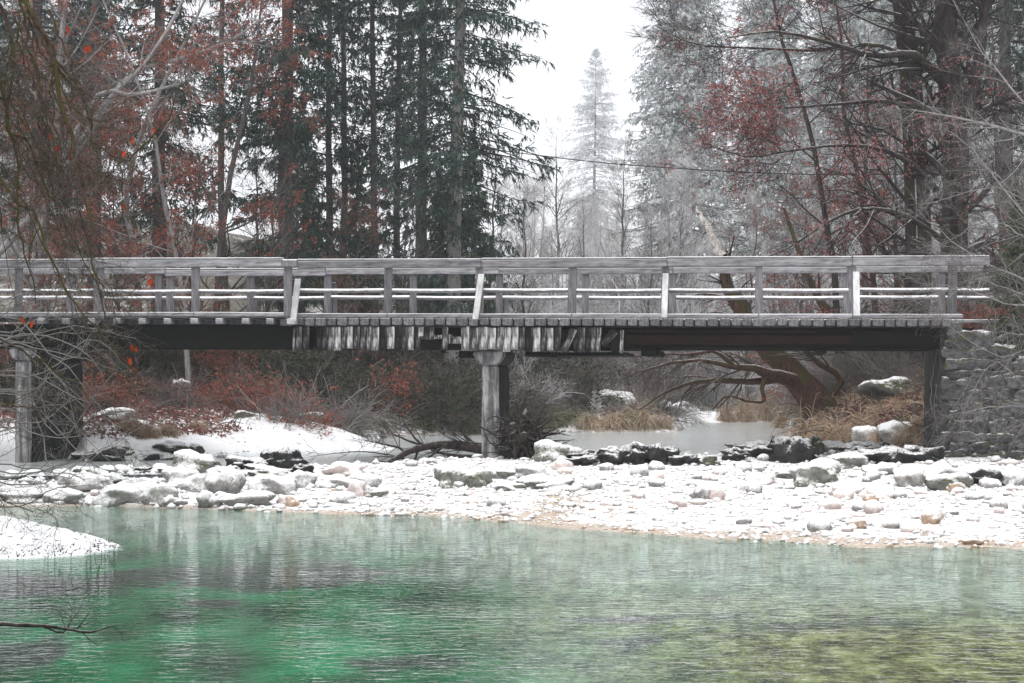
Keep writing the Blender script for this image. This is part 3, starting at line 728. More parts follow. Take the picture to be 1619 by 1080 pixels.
B = [
 (345, 740, 60, 20, 'dark_rock', 'dark wet boulder at the left end of the bare dark pair before the snow mound'),
 (396, 741, 64, 18, 'dark_rock', 'dark wet boulder in the middle of the dark ridge before the snow mound'),
 (444, 740, 52, 30, 'dark_rock', 'tallest jagged dark boulder before the snow mound'),
 (478, 748, 26, 14, 'dark_rock', 'small dark stone just right of the jagged dark boulders'),
 (268, 723, 52, 17, 'moss_rock', 'flat dark boulder with green moss cap beside the snowy beach'),
 (305, 716, 24, 12, 'moss_rock', 'small bright green mossy stone behind the flat mossy boulder'),
 (184, 724, 44, 16, 'moss_rock', 'low mossy dark boulder near the left pier'),
 (150, 738, 70, 20, 'dark_rock', 'long low dark rock shelf beside the left pier'),
 (215, 741, 80, 20, 'dark_rock', 'wide dark wet rock shelf below the snowy beach'),
 (120, 746, 40, 12, 'frost_rock', 'small frosted stone by the foot of the left pier'),
 (302, 750, 58, 30, 'frost_moss', 'rounded pale greenish boulder standing in front of the dark ridge'),
 (350, 752, 40, 12, 'frost_rock', 'low frosted stone right of the pale greenish boulder'),
 (432, 752, 50, 12, 'frost_rock', 'flat frosted stone below the jagged dark boulder'),
 (95, 797, 56, 20, 'frost_rock', 'snow-capped boulder at the left end of the frosted row on the pool shore'),
 (30, 796, 60, 16, 'frost_rock', 'low snowy boulder at the far left of the pool shore'),
 (135, 779, 76, 26, 'frost_rock', 'broad snowy boulder behind the left shore row'),
 (188, 800, 84, 30, 'frost_rock', 'wide white boulder with three lobes at the left pool shore'),
 (212, 781, 60, 22, 'frost_rock', 'snowy boulder behind the wide white shore boulder'),
 (250, 800, 50, 30, 'frost_rock', 'smooth white round boulder at the pool edge'),
 (268, 802, 26, 14, 'frost_rock', 'small frosted stone beside the smooth white round boulder'),
 (284, 768, 52, 27, 'frost_rock', 'frosted boulder with a dark left side below the pale greenish one'),
 (170, 765, 34, 14, 'frost_rock', 'small snowy stone beside the dark little cascade'),
 (130, 760, 26, 12, 'frost_rock', 'little snowy stone upstream of the dark ledge'),
 (318, 779, 60, 26, 'frost_rock', 'snowy angular boulder in the middle of the left stones'),
 (352, 783, 50, 40, 'frost_rock', 'tallest frosted boulder among the left shore stones'),
 (332, 804, 36, 22, 'frost_rock', 'grey frosted cobble touching the pool below the tallest frosted boulder'),
 (386, 802, 70, 22, 'frost_rock', 'low snowy boulder at the pool edge with dark base'),
 (425, 781, 66, 28, 'frost_rock', 'slanting snowy slab in the left shore stones'),
 (474, 772, 40, 22, 'frost_rock', 'rounded frosted boulder left of the pinkish slab'),
 (462, 802, 20, 14, 'tan_rock', 'small orange tan stone at the pool edge'),
 (447, 797, 18, 12, 'pink_rock', 'small pinkish stone beside the orange tan stone'),
 (545, 754, 60, 18, 'pink_rock', 'flat pinkish slab in the grey shallows'),
 (532, 772, 56, 16, 'frost_rock', 'long snowy stone below the pinkish slab'),
 (580, 770, 46, 20, 'frost_rock', 'snow-topped boulder right of the pinkish slab'),
 (564, 784, 30, 22, 'pink_rock', 'pink boulder in the snowy stones left of the pier'),
 (598, 787, 22, 14, 'frost_moss', 'small stone with green moss on the snowy bar'),
 (717, 772, 56, 36, 'frost_moss', 'frosted boulder with dark mossy face left below the pier'),
 (756, 772, 44, 28, 'frost_moss', 'frosted mossy boulder directly below the pier'),
 (788, 762, 50, 26, 'frost_moss', 'snowy boulder with green patches below the pier'),
 (825, 756, 60, 20, 'frost_rock', 'broad snowy boulder below the root wad'),
 (850, 773, 56, 20, 'frost_moss', 'low mossy frosted stone right of the pier boulders'),
 (805, 776, 54, 14, 'frost_moss', 'flat frosted stone before the pier boulders'),
 (880, 776, 50, 14, 'frost_rock', 'flat white stone at the middle of the bar'),
 (785, 799, 20, 10, 'dark_rock', 'small dark grey stone on the wet tan shore'),
 (800, 817, 22, 10, 'pink_rock', 'purplish stone on the wet tan shore'),
 (870, 731, 50, 28, 'frost_moss', 'mossy white boulder at the right of the root wad'),
 (890, 742, 26, 16, 'pink_rock', 'small pink boulder below the root wad boulder'),
 (900, 725, 36, 18, 'frost_moss', 'knobbly white mossy stone at the water right of the root wad'),
 (925, 737, 44, 16, 'dark_rock', 'low black rock at the left end of the black midstream row'),
 (968, 735, 56, 26, 'dark_rock', 'black boulder in the midstream row'),
 (1006, 736, 50, 32, 'dark_rock', 'humped black boulder in the middle of the midstream row'),
 (1045, 735, 46, 34, 'dark_rock', 'tallest black boulder at the right of the midstream row'),
 (1085, 737, 40, 18, 'dark_rock', 'black stone right of the tallest midstream boulder'),
 (1118, 737, 36, 14, 'moss_rock', 'low stone between the midstream row and the right bank rocks'),
 (1163, 729, 34, 20, 'dark_rock', 'black wet stone left of the long black shelf'),
 (1207, 728, 84, 26, 'dark_rock', 'long black shelf rock below the tussock bank'),
 (1251, 733, 62, 44, 'dark_rock', 'largest black boulder below the tussock bank'),
 (1286, 722, 30, 28, 'moss_rock', 'green mossy boulder right of the largest black boulder'),
 (1322, 716, 40, 18, 'frost_rock', 'snow streaked black stone under the tussocks'),
 (1358, 722, 60, 22, 'dark_rock', 'dark slab with snow patches below the right bank'),
 (1400, 733, 80, 26, 'dark_rock', 'long dark ledge at the foot of the right bank'),
 (1455, 731, 66, 26, 'dark_rock', 'black ledge beside the stone abutment'),
 (1347, 741, 56, 22, 'frost_moss', 'yellow-green mossy boulder in front of the dark slab'),
 (1298, 768, 76, 36, 'frost_moss', 'big frosted boulder with a hollow dark underside on the bar'),
 (1246, 757, 36, 14, 'frost_moss', 'frosted mossy stone left of the big hollow boulder'),
 (1395, 752, 46, 18, 'frost_rock', 'frosted stone below the long dark ledge'),
 (1450, 770, 60, 30, 'frost_rock', 'white boulder in front of the stone abutment'),
 (1490, 768, 70, 30, 'frost_rock', 'flat snowy slab in front of the stone abutment'),
 (1505, 775, 60, 26, 'frost_moss', 'brownish mossy stone beside the flat snowy slab'),
 (1560, 768, 80, 26, 'dark_rock', 'dark hollow rock in the snowy slab below the wall'),
 (1550, 757, 110, 16, 'frost_rock', 'wide snow sheeted ledge along the wall foot'),
 (1605, 770, 50, 28, 'frost_rock', 'grey-white boulder at the right end of the wall foot'),
 (1125, 790, 36, 22, 'pink_rock', 'round pink-rimmed stone on the left of the white bar'),
 (1108, 789, 24, 18, 'frost_rock', 'round grey stone leaning on the pink-rimmed one'),
 (1205, 767, 40, 14, 'pink_rock', 'pinkish slab on the upper bar'),
 (1340, 785, 56, 20, 'pink_rock', 'large pale pink stone on the upper bar'),
 (1390, 792, 50, 22, 'pink_rock', 'rounded rosy stone on the bar'),
 (1376, 796, 22, 12, 'tan_rock', 'small reddish brown stone on the bar'),
 (1510, 779, 20, 14, 'tan_rock', 'dark reddish stone above the right bar'),
 (1474, 829, 26, 14, 'tan_rock', 'small orange brown stone low on the right bar'),
 (1358, 836, 26, 12, 'tan_rock', 'small tan stone near the right shore'),
 (1542, 863, 34, 12, 'tan_rock', 'orange stone at the water edge on the right'),
 (1468, 848, 20, 12, 'pink_rock', 'small rosy stone near the right water edge'),
 (1420, 632, 90, 30, 'moss_rock', 'tilted mossy boulder with frosted face under the far leaning trunk'),
 (1425, 700, 60, 26, 'frost_rock', 'snow-capped black rock on the right bank'),
 (1375, 700, 40, 22, 'frost_rock', 'frosted lumpy rock on the right bank'),
 (285, 612, 22, 12, 'frost_rock', 'frosted grey rock in the red leaf litter slope'),
 (440, 690, 60, 20, 'moss_rock', 'hazy mossy rock behind the snow mound'),
 (180, 668, 50, 16, 'frost_rock', 'snow covered rock on the left bank'),
 (385, 672, 60, 16, 'moss_rock', 'broad mossy rock at the foot of the red litter slope'),
 (480, 668, 44, 10, 'moss_rock', 'grey mossy rock under the brush at the back bank'),
 (960, 655, 70, 34, 'frost_rock', 'white frosted rock outcrop at the back of the river'),
 (1060, 655, 50, 18, 'frost_rock', 'smaller white outcrop behind the arching twigs'),
]
for b in B: rock(b[0], b[1], b[2], b[3], b[4], b[5])
for i in range(40):
    px = rr.uniform(890, 1480) if i < 27 else rr.uniform(112, 480); d = float(tab(px, T_FRONT)) - rr.uniform(.1, 2.0); z_ = float(terrain((px - CX) / F_PX * d, d)); py = HOR + (HC - z_) * F_PX / d
    near_ = 'beside the stone abutment' if px > 1400 else ('below the tussock bank' if px > 1200 else ('along the misty water' if px > 890 else ('before the snow mound' if px > 300 else 'near the left pier')))
    rock(px, py, rr.uniform(14, 40), rr.uniform(7, 15), rr.choice(('dark_rock', 'dark_rock', 'moss_rock', 'frost_moss')), 'low broken rock in the dark back edge of the bar ' + near_, 'low rocks along the back edge of the bar')
# 300 cobbles one by one, the rest of the gravel as one mass
CB_V = [blob_mesh('cobble', 90 + i, 'frost_rock', 2, 1, 1, 1, .16, .2) for i in range(5)]
CP_V = [blob_mesh('cobble', 97 + i, 'pink_rock', 2, 1, 1, 1, .16, .2) for i in range(4)]
rn = np.random.default_rng(8)
def bar_points(n, pa, pb, ta, tb):
    p = rn.uniform(pa, pb, n); t_ = rn.uniform(ta, tb, n) ** 1.0
    s0 = F_PX * HC / (tab(p, T_SHORE) - HOR); f0 = tab(p, T_FRONT)
    d = s0 + (f0 - s0) * t_; x = (p - CX) / F_PX * d
    return x, d, terrain(x, d), p
def where_on_bar(p, t_, lo):
    row = 'at the water edge' if t_ < .16 else ('in the middle of the bar' if t_ < .55 else 'high on the bar')
    L_ = [(60, 'below the left pier'), (210, 'by the white lobed boulder'), (380, 'by the tallest frosted boulder'), (520, 'by the slanting snowy slab'), (650, 'below the driftwood'), (790, 'below the concrete pier'), (930, 'below the root wad'),
          (1090, 'below the black midstream row'), (1230, 'below the long black shelf'), (1370, 'by the big hollow frosted boulder'), (1490, 'below the long dark ledge'), (9999, 'below the stone abutment')]
    return row + ', ' + next(b for a, b in L_ if p < a)
def cobbles(n, pa, pb, ta, tb, smin, smax, share_pink, label_w, label_p, grp):
    x, y, z, p = bar_points(n, pa, pb, ta, tb)
    for i in range(n):
        pink = rr.random() < share_pink
        s = smin + (smax - smin) * rr.random() ** 2
        o = link('cobble', rr.choice(CP_V if pink else CB_V)); o.location = (x[i], y[i], z[i] + s * .12)
        o.scale = (s, s * rr.uniform(.6, 1), s * rr.uniform(.45, .8)); o.rotation_euler = (rr.uniform(-.2, .2), rr.uniform(-.2, .2), rr.uniform(0, 6.28))
        s0_ = F_PX * HC / (float(tab(p[i], T_SHORE)) - HOR); t__ = (y[i] - s0_) / max(float(tab(p[i], T_FRONT)) - s0_, .1)
        size_ = 'small' if s < smin + .3 * (smax - smin) else ('large' if s > smin + .62 * (smax - smin) else 'middling')
        tag(o, size_ + (label_p if pink else label_w) + ' ' + where_on_bar(p[i], t__, 0), 'stone', grp)
cobbles(85, -60, 620, .02, 1.15, .18, .42, .06, ' snow-capped stone', ' pinkish stone', 'stones on the left pool shore')
cobbles(55, 620, 1000, .12, .95, .12, .34, .3, ' white cobble', ' pinkish cobble', 'cobbles below the pier')
cobbles(160, 1000, 1640, .05, .98, .14, .40, .33, ' white cobble', ' rosy cobble', 'cobbles on the broad right bar')
def stone_mass(name, n, pa, pb, ta, tb, s0, s1, mat, sub=1):
    x, y, z, p = bar_points(n, pa, pb, ta, tb)
    bm = bmesh.new(); bmesh.ops.create_icosphere(bm, subdivisions=sub, radius=.5)
    v0 = np.array([v.co[:] for v in bm.verts]); f0 = np.array([[v.index for v in f.verts] for f in bm.faces]); bm.free()
    s = s0 + (s1 - s0) * rn.random(n) ** 2.2
    v = v0[None] * (1 + rn.normal(size=(n, len(v0), 1)) * .16)
    sc_ = np.stack([s, s * rn.uniform(.6, 1, n), s * rn.uniform(.5, .85, n)], -1)[:, None, :]
    a = rn.uniform(0, 6.28, n); v = v * sc_; ca, sa = np.cos(a)[:, None], np.sin(a)[:, None]
    v = np.stack([v[..., 0] * ca - v[..., 1] * sa, v[..., 0] * sa + v[..., 1] * ca, v[..., 2]], -1)
    v = v + np.stack([x, y, z + s * .0], -1)[:, None, :]
    Fm = (f0[None] + (np.arange(n) * len(v0))[:, None, None]).reshape(-1, 3)
    tag(link(name, mesh_np(name, v.reshape(-1, 3), Fm, M[mat], True)), kind='stuff')
stone_mass('gravel', 6500, 560, 1680, .0, 1.0, .03, .17, 'frost_rock')
stone_mass('gravel', 1500, 560, 1680, .02, 1.0, .04, .20, 'pink_rock')
stone_mass('gravel', 1500, -100, 620, .0, 1.2, .05, .22, 'frost_rock')
stone_mass('gravel', 260, 480, 1000, .0, .4, .03, .11, 'tan_rock')
stone_mass('gravel', 200, 480, 1640, -.02, .04, .03, .12, 'tan_rock')
# ------------------------------------------------------------------ trees and bushes
def put(name, geo, mat, parent, smooth=True):
    V, F_ = geo
    return link(name, mesh_np(name, V, F_, M[mat], smooth), parent)
def tri(g):                                              # quads -> tris
    V, F_ = g
    return V, np.concatenate([F_[:, [0, 1, 2]], F_[:, [0, 2, 3]]]) if F_.shape[1] == 4 else F_
def catq(*gs): return cat_geo([tri(g) for g in gs])

def blades(C, D, L, wd, rng):
    """single thin triangles: base centre C, direction D"""
    n = len(C); S = norm(np.cross(D, rng.normal(size=(n, 3)))) * (wd if np.isscalar(wd) else wd[:, None]) * .5
    V = np.stack([C - S, C + S, C + D * (L if np.isscalar(L) else L[:, None])], 1).reshape(-1, 3)
    return V, np.arange(3 * n).reshape(-1, 3)

def spruce_geo(H, rmax, z0, seed, nb, ntw=12, nbl=9, droop=-.5, bare=0.0, thin=1.0, shape=.9, wdt=.035, side=None, bl=.22):
    """branches with hanging sprays of needle blades; returns trunk, limbs, needles"""
    rng = np.random.default_rng(seed)
    n = 14; zz = np.linspace(0, H, n)
    T = np.stack([np.cumsum(rng.normal(size=n) * .04), np.cumsum(rng.normal(size=n) * .04), zz], -1)[None]
    r0 = .0095 * H + .05
    TR = (r0 * (1 - zz / H * .97) * thin)[None]
    trunk = tubes(T, TR, 9)
    u = rng.random(nb) ** .85; zb = z0 + (H * .985 - z0) * u
    az = rng.uniform(0, 2 * PI, nb)
    f = (H - zb) / (H - z0)
    L = rmax * np.clip(f, .02, 1) ** shape * rng.uniform(.65, 1.12, nb)
    L *= 1 - .35 * (f > .8)
    if side is not None: L *= 1 + side[1] * np.cos(az - side[0])
    S = np.stack([np.interp(zb, zz, T[0, :, 0]), np.interp(zb, zz, T[0, :, 1]), zb], -1)
    el = np.interp(f, [0, .08, .3, 1], [1.25, .55, .05, -.25])
    D = np.stack([np.cos(az) * np.cos(el), np.sin(az) * np.cos(el), np.sin(el)], -1)
    P = grow(S, D, L, 6, droop * .5, .05, rng)
    P[:, -2:, 2] += (L * .05)[:, None] * np.array([.4, 1.0])                  # tips turn up
    R = np.maximum((L * .011)[:, None] * np.linspace(1, .25, 6)[None], .006)
    limbs = tubes(P, R, 3)
    keep = rng.random(nb) > bare * np.clip((f - .35) * 2.2, 0, 1)
    P, R, L = P[keep], R[keep], L[keep]
    tw, twr = spawn(P, R, ntw, .12, 1.0, 1.0, .95, 4, -.9, .12, rng, flat=.35, lt=.45)
    sc_ = np.repeat(L, ntw)                                                   # twig length follows the limb
    base = tw[:, :1]; tw = base + (tw - base) * np.minimum(sc_ * .34 + .02, 1.05)[:, None, None]
    C = on_lines(tw, nbl, .05, rng, .015)
    Tt = np.repeat(norm(tw[:, -1] - tw[:, 0]), nbl, 0)
    Dn = norm(Tt * .7 + rng.normal(size=C.shape) * .45 + np.array([0, 0, -.55]))
    bl = bl * np.clip(np.repeat(np.repeat(np.sqrt(np.clip(L / rmax, 0, 1)), ntw), nbl) * 1.3, .35, 1.0)
    needles = blades(C, Dn, bl * rng.uniform(.5, 1.25, len(C)), wdt * rng.uniform(.6, 1.4, len(C)), rng)
    return trunk, limbs, needles

def spruce(name, label, geo, loc, rz, sc_, group=None, bark='bark_grey', needle='needle', limb='twig_dark', cat='tree'):
    t_ = thing(name, label, cat, loc, rz, group); t_.scale = sc_ if not np.isscalar(sc_) else (sc_,) * 3
    for nm, g, mt in (('trunk', geo[0], bark), ('limbs', geo[1], limb), ('foliage', geo[2], needle)):
        if isinstance(g, tuple): g = mesh_np(nm, g[0], g[1], M[mt], nm == 'trunk')
        o = link(nm, g, t_)
    return t_
def as_mesh(geo, bark='bark_grey', needle='needle', limb='twig_dark'):
    return tuple(mesh_np(nm, g[0], g[1], M[mt], nm == 'trunk') for nm, g, mt in (('trunk', geo[0], bark), ('limbs', geo[1], limb), ('foliage', geo[2], needle)))
def base_at(px, d, dz=0.0):
    x = (px - CX) / F_PX * d
    return (x, d, float(terrain(x, d)) - .1 + dz)

SG = [as_mesh(spruce_geo(28, 4.2, 3.5, 1, 420, 15, 10, bare=.2, wdt=.05, bl=.28)),
      as_mesh(spruce_geo(28, 3.3, 2.5, 2, 430, 14, 10, bare=.1, wdt=.05, bl=.28)),
      as_mesh(spruce_geo(28, 4.4, 5.5, 3, 380, 14, 10, bare=.4, wdt=.05, bl=.28)),
      as_mesh(spruce_geo(28, 3.6, 5.0, 4, 340, 14, 10, bare=.15, wdt=.05, bl=.28))]
SG_THIN = [as_mesh(spruce_geo(27, 2.2, 3.0, 5, 300, 11, 9, bare=.35, thin=.52, wdt=.045)), as_mesh(spruce_geo(27, 2.2, 4.0, 6, 270, 11, 9, bare=.5, thin=.5, wdt=.045))]
SG_PALE = as_mesh(spruce_geo(28, 4.6, 2.5, 7, 420, 14, 10, bare=.15, droop=-.7, wdt=.05, bl=.28), 'bark_pale')
SG_DENSE = as_mesh(spruce_geo(34, 6.6, .5, 8, 900, 15, 9, wdt=.09, shape=.72, bl=.34), needle='needle_mist')
SG_FAR = as_mesh(spruce_geo(43, 11, 3.0, 18, 560, 14, 9, wdt=.07, shape=.7, bl=.42, droop=-.8), needle='needle_pale', bark='bark_pale', limb='twig_mist')
SG_MIST = as_mesh(spruce_geo(26, 3.6, 3.0, 19, 330, 13, 9, wdt=.05), needle='needle_pale', bark='bark_pale', limb='twig_mist')
SG_YOUNG = as_mesh(spruce_geo(9, 1.9, .6, 9, 220, 12, 9), needle='needle_olive')
# (px of the trunk, distance, variant, scale, turn, label)
NEARSP = [
 (250, 66, SG[0], 1.0, .4, 'dense dark spruce behind the russet beech branches'),
 (150, 74, SG[1], 1.05, 2.2, 'dark spruce almost hidden by red-brown beech twigs and hanging boughs'),
 (355, 62, SG_THIN[1], 1.0, 1.2, 'thin brownish trunk of a high-crowned spruce rising through the reddish twigs'),
 (455, 60, SG[1], 1.0, .8, 'dense dark green spruce with full crown left of the slender bare trunks'),
 (516, 64, SG_THIN[0], 1.0, 2.9, 'slender dark spruce trunk touching the dense green spruce'),
 (541, 70, SG_THIN[1], 1.08, 4.0, 'straight slim spruce trunk with short dead stubs beside the dense green spruce'),
 (597, 63, SG_THIN[0], 1.0, 5.2, 'thick straight spruce trunk between the slim trunks and the pale-trunked spruce'),
 (628, 68, SG_THIN[1], 1.05, .3, 'slim leaning spruce trunk just right of the thick straight trunk'),
 (716, 61, SG_PALE, 1.0, 1.9, 'big spruce with long pale trunk and drooping branches at the edge of the open sky'),
 (668, 76, SG[3], 1.0, 3.3, 'dark spruce crown half hidden behind the pale-trunked spruce'),
 (60, 60, SG[2], .95, 5.0, 'dark spruce at the far left behind the hanging mossy boughs'),
 (-60, 66, SG[0], 1.0, 3.0, 'spruce standing just outside the left edge'),
 (1590, 58, SG[2], .9, .5, 'dark green spruce behind the twigs at the right edge above the abutment'),
 (1690, 62, SG[1], 1.0, 1.5, 'spruce standing just outside the right edge'),
]
for px, d, g, s_, rz, lab in NEARSP:
    spruce('spruce_tree', lab, g, base_at(px, d), rz, s_)
for px, d, s_, lab in [(560, 72, 1.0, 'young olive spruce under the slim bare trunks behind the railing'), (690, 70, .9, 'young olive spruce at the foot of the pale-trunked spruce'), (745, 74, 1.1, 'young grey green spruce in the thicket right of the pale trunk'), (480, 70, 1.2, 'young green spruce low behind the railing near the dense green spruce'), (1604, 35.0, .62, 'small olive spruce overhanging the right end of the railing')]:
    spruce('young_spruce', lab, SG_YOUNG, base_at(px, d), s_ * 5, s_)
# unseen spruces added beside and behind the camera to darken the near haze
rs_ = random.Random(77)
for i in range(44):
    if i < 26:
        d = rs_.uniform(6, 60); sd_ = rs_.choice((-1, 1)); x = sd_ * (.30 * d + rs_.uniform(7, 20)); zg_ = float(terrain(x, d)) if d > 20 else .3
    else: x = rs_.uniform(-45, 45); d = rs_.uniform(-50, -24); zg_ = 2.0
    spruce('spruce_tree', 'unseen spruce added outside the picture to darken the near haze', rs_.choice(SG), (x, d, zg_ - .2), rs_.uniform(0, 6), rs_.uniform(.8, 1.1), 'spruces added outside the picture to darken the haze')
# misty conifers beyond
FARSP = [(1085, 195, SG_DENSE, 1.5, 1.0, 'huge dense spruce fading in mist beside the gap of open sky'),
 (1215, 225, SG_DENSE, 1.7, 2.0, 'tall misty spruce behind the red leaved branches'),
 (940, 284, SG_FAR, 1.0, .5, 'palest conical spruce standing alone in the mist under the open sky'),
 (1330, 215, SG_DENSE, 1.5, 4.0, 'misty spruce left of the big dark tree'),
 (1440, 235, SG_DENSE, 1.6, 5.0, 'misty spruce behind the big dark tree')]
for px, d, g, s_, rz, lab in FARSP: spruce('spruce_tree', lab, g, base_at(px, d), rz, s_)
rf_ = random.Random(21)
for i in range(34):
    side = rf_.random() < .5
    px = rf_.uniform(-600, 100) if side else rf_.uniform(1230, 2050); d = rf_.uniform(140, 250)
    t_ = spruce('spruce_tree', 'tall spruce in the misty forest on the left hillside' if side else 'tall spruce in the misty forest on the right hillside', rf_.choice([SG_MIST, SG_DENSE]), base_at(px, d), rf_.uniform(0, 6), rf_.uniform(.85, 1.25), 'misty spruces on the left hillside' if side else 'misty spruces on the right hillside')
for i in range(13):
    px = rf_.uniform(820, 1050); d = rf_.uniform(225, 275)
    spruce('spruce_tree', 'low pale spruce in the mist at the end of the valley', SG_MIST, base_at(px, d), rf_.uniform(0, 6), rf_.uniform(.45, .75), 'pale spruces at the end of the valley')

def bare_geo(trunks, seed, lv, grav=.1, rmin=.0045, leaf=None, flat=1.0, k=(8, 5, 3, 3, 3), wig=.12, up=0.0):
    """trunks: list of (P(1,n,3), R(1,n)); lv: list of (m, t0, t1, L0, ang, n, grav, rf)"""
    rng = np.random.default_rng(seed)
    out = [[tubes(P, R, k[0]) for P, R in trunks]]; cur = trunks; leaves = []; allp = []
    for li, (m_, t0, t1, L0, ang, n, gv, rf) in enumerate(lv):
        nx = []
        for P, R in cur:
            C, RR = spawn(P, R, m_, t0, t1, L0, ang, n, gv, wig, rng, rf, flat if li else min(1, flat * 1.5), rmin=rmin)
            nx.append((C, RR))
        Pc = np.concatenate([a for a, b in nx]); Rc = np.concatenate([b for a, b in nx])
        cur = [(Pc, Rc)]; out.append([tubes(Pc, Rc, k[min(li + 1, len(k) - 1)])]); allp.append(Pc)
    return out, allp, rng

def bare_tree(name, label, cat, trunks, seed, lv, rmin=.0045, bark='bark_dark', twig='twig_dark', leaf=None, loc=(0, 0, 0), flat=1.0, wig=.12, group=None, nbranch=1, single=False):
    out, allp, rng = bare_geo(trunks, seed, lv, flat=flat, wig=wig, rmin=rmin)
    t_ = thing(name, label, cat, loc, 0, group)
    off = np.array(loc)
    def sh(g): return (g[0] - off, g[1])
    for g in out[0]: put('trunk', sh(g), bark, t_)
    if single:
        for i in range(len(allp[0])):
            g = out[1][0]; nv = len(g[0]) // len(allp[0]); nf = len(g[1]) // len(allp[0])
            put('branch', sh((g[0][i * nv:(i + 1) * nv], g[1][:nf])), bark, t_)
    elif nbranch: put('branches', sh(cat_geo([g for l in out[1:1 + nbranch] for g in l])), bark, t_)
    put('twigs', sh(cat_geo([g for l in out[1 + nbranch:] for g in l])), twig, t_, False)
    if leaf:
        mt, per, size, part = leaf[:4]
        Pl = allp[-1]; 
        if part < 1:                                      # leaves hang on in patches
            c = Pl[:, 0]; q = fbm(c[:, 0] * .55, c[:, 2] * 1.3 + c[:, 1] * .4, 2, seed) + rng.normal(size=len(c)) * .06
            if len(leaf) > 4: q = q - leaf[4] * np.maximum(c[:, 2] - leaf[5], 0)
            Pl = Pl[q > np.quantile(q, 1 - part)]
        C = on_lines(Pl, per, .15, rng, .035)
        put('leaves', sh(leaf_geo(C, size, rng)), mt, t_, False)
    return t_
def tk(pts, n=16, wig=.0, seed=0):
    """trunk through photo-measured points (px, py, distance, radius)"""
    rng = np.random.default_rng(seed)
    return poly([(W(a, b, c), r) for a, b, c, r in pts], n, rng, wig)

# the big dark tree behind the right end of the railing, several stems
big = [tk([(1512, 560, 42, .36), (1508, 400, 42, .32), (1512, 240, 42, .30), (1500, 120, 42, .27), (1495, 0, 42, .25), (1490, -160, 42, .18), (1480, -330, 42, .07)]),
       tk([(1455, 560, 43, .20), (1462, 380, 43, .17), (1452, 180, 43, .15), (1440, 60, 43, .14), (1425, -60, 43, .11), (1410, -240, 43, .04)]),
       tk([(1438, 560, 43.6, .17), (1440, 380, 43.6, .14), (1432, 150, 43.6, .12), (1418, 0, 43.6, .11), (1410, -200, 43.6, .05)]),
       tk([(1512, 230, 42, .16), (1538, 150, 41.8, .14), (1552, 60, 41.6, .12), (1560, -40, 41.5, .10), (1580, -200, 41, .04)], 12),
       tk([(1500, 140, 42, .15), (1468, 105, 41.5, .12), (1440, 85, 41.2, .10), (1380, 88, 41, .07), (1320, 70, 40.6, .05), (1230, 50, 40, .03), (1150, 60, 39.6, .015)], 14),
       tk([(1498, 100, 42, .12), (1470, 60, 42, .10), (1430, 20, 42.3, .08), (1390, -20, 42.6, .06), (1300, -80, 43, .03)], 10),
       tk([(1440, 90, 41.2, .06), (1380, 70, 41.6, .05), (1300, 80, 42, .04), (1200, 76, 42, .03), (1100, 70, 42, .02), (1035, 40, 42, .01)], 14),
       tk([(1500, 180, 42, .10), (1450, 170, 41.5, .07), (1390, 160, 41, .05), (1320, 165, 41, .035), (1220, 170, 40.6, .025), (1150, 150, 40.4, .014)], 14),
       tk([(1480, 300, 42, .09), (1440, 260, 41.4, .07), (1390, 235, 41, .05), (1320, 230, 40.7, .035), (1240, 240, 40.4, .025), (1180, 248, 40, .018), (1110, 225, 39.8, .008)], 14),
       tk([(1490, 380, 42, .08), (1430, 340, 41.4, .06), (1370, 330, 41, .045), (1320, 345, 41, .03), (1250, 390, 41, .02), (1215, 405, 41, .01)], 12)]
bare_tree('beech_tree', 'big dark many-stemmed tree with long level branches at the right end of the footbridge', 'tree', big, 31,
          [(19, .12, 1.0, 2.6, .85, 7, -.1, .42), (10, .15, 1.0, 1.2, .7, 5, .0, .5), (7, .15, 1.0, .5, .7, 4, -.1, .5)], leaf=('pink_leaf', 3, .08, .2, .10, 6.0), flat=.55, loc=tuple(W(1490, 560, 42)), single=True)
# leaning old tree below the bridge: bleached broken top above the railing
lean = [tk([(1300, 650, 43.5, .44), (1275, 615, 43.5, .38), (1245, 580, 43.6, .30), (1208, 548, 43.8, .25), (1172, 490, 44, .20), (1150, 455, 44.2, .16), (1142, 405, 44.4, .12)], 18, .01),
        tk([(1268, 608, 43.5, .20), (1235, 596, 43, .17), (1212, 590, 42.6, .13), (1190, 582, 42.2, .09), (1160, 580, 42, .07), (1120, 572, 41.7, .05), (1080, 572, 41.4, .035), (1020, 585, 41, .02), (960, 610, 40.8, .01)], 20, .012),
        tk([(1235, 598, 43, .12), (1200, 602, 42.6, .09), (1150, 602, 42.2, .07), (1100, 604, 41.9, .05), (1050, 622, 41.6, .03), (1010, 650, 41.4, .015)], 16, .012),
        tk([(1160, 580, 42, .06), (1130, 556, 41.8, .04), (1090, 560, 41.6, .03), (1040, 560, 41.5, .02), (1000, 565, 41.4, .01)], 12, .01),
        tk([(1300, 640, 43.4, .10), (1330, 600, 43.4, .08), (1290, 570, 43.4, .07), (1270, 550, 43.4, .06), (1240, 500, 43.4, .03)], 10, .01)]
lt = bare_tree('leaning_tree', 'leaning mossy red-barked tree whose arching twigs hang over the misty river', 'tree', lean, 32,
          [(13, .3, .9, 1.6, .55, 7, -.6, .33), (7, .15, 1., .75, .6, 6, -.5, .5), (3, .2, 1., .35, .6, 4, -.3, .6)], rmin=.0035, bark='bark_moss', twig='twig_dark', loc=tuple(W(1300, 650, 43.5)), single=True)
lowl = tk([(1212, 592, 42.6, .08), (1205, 612, 42.3, .06), (1208, 634, 42.1, .05), (1180, 634, 42, .035), (1150, 626, 42, .025), (1125, 650, 42, .012)], 14, .008)
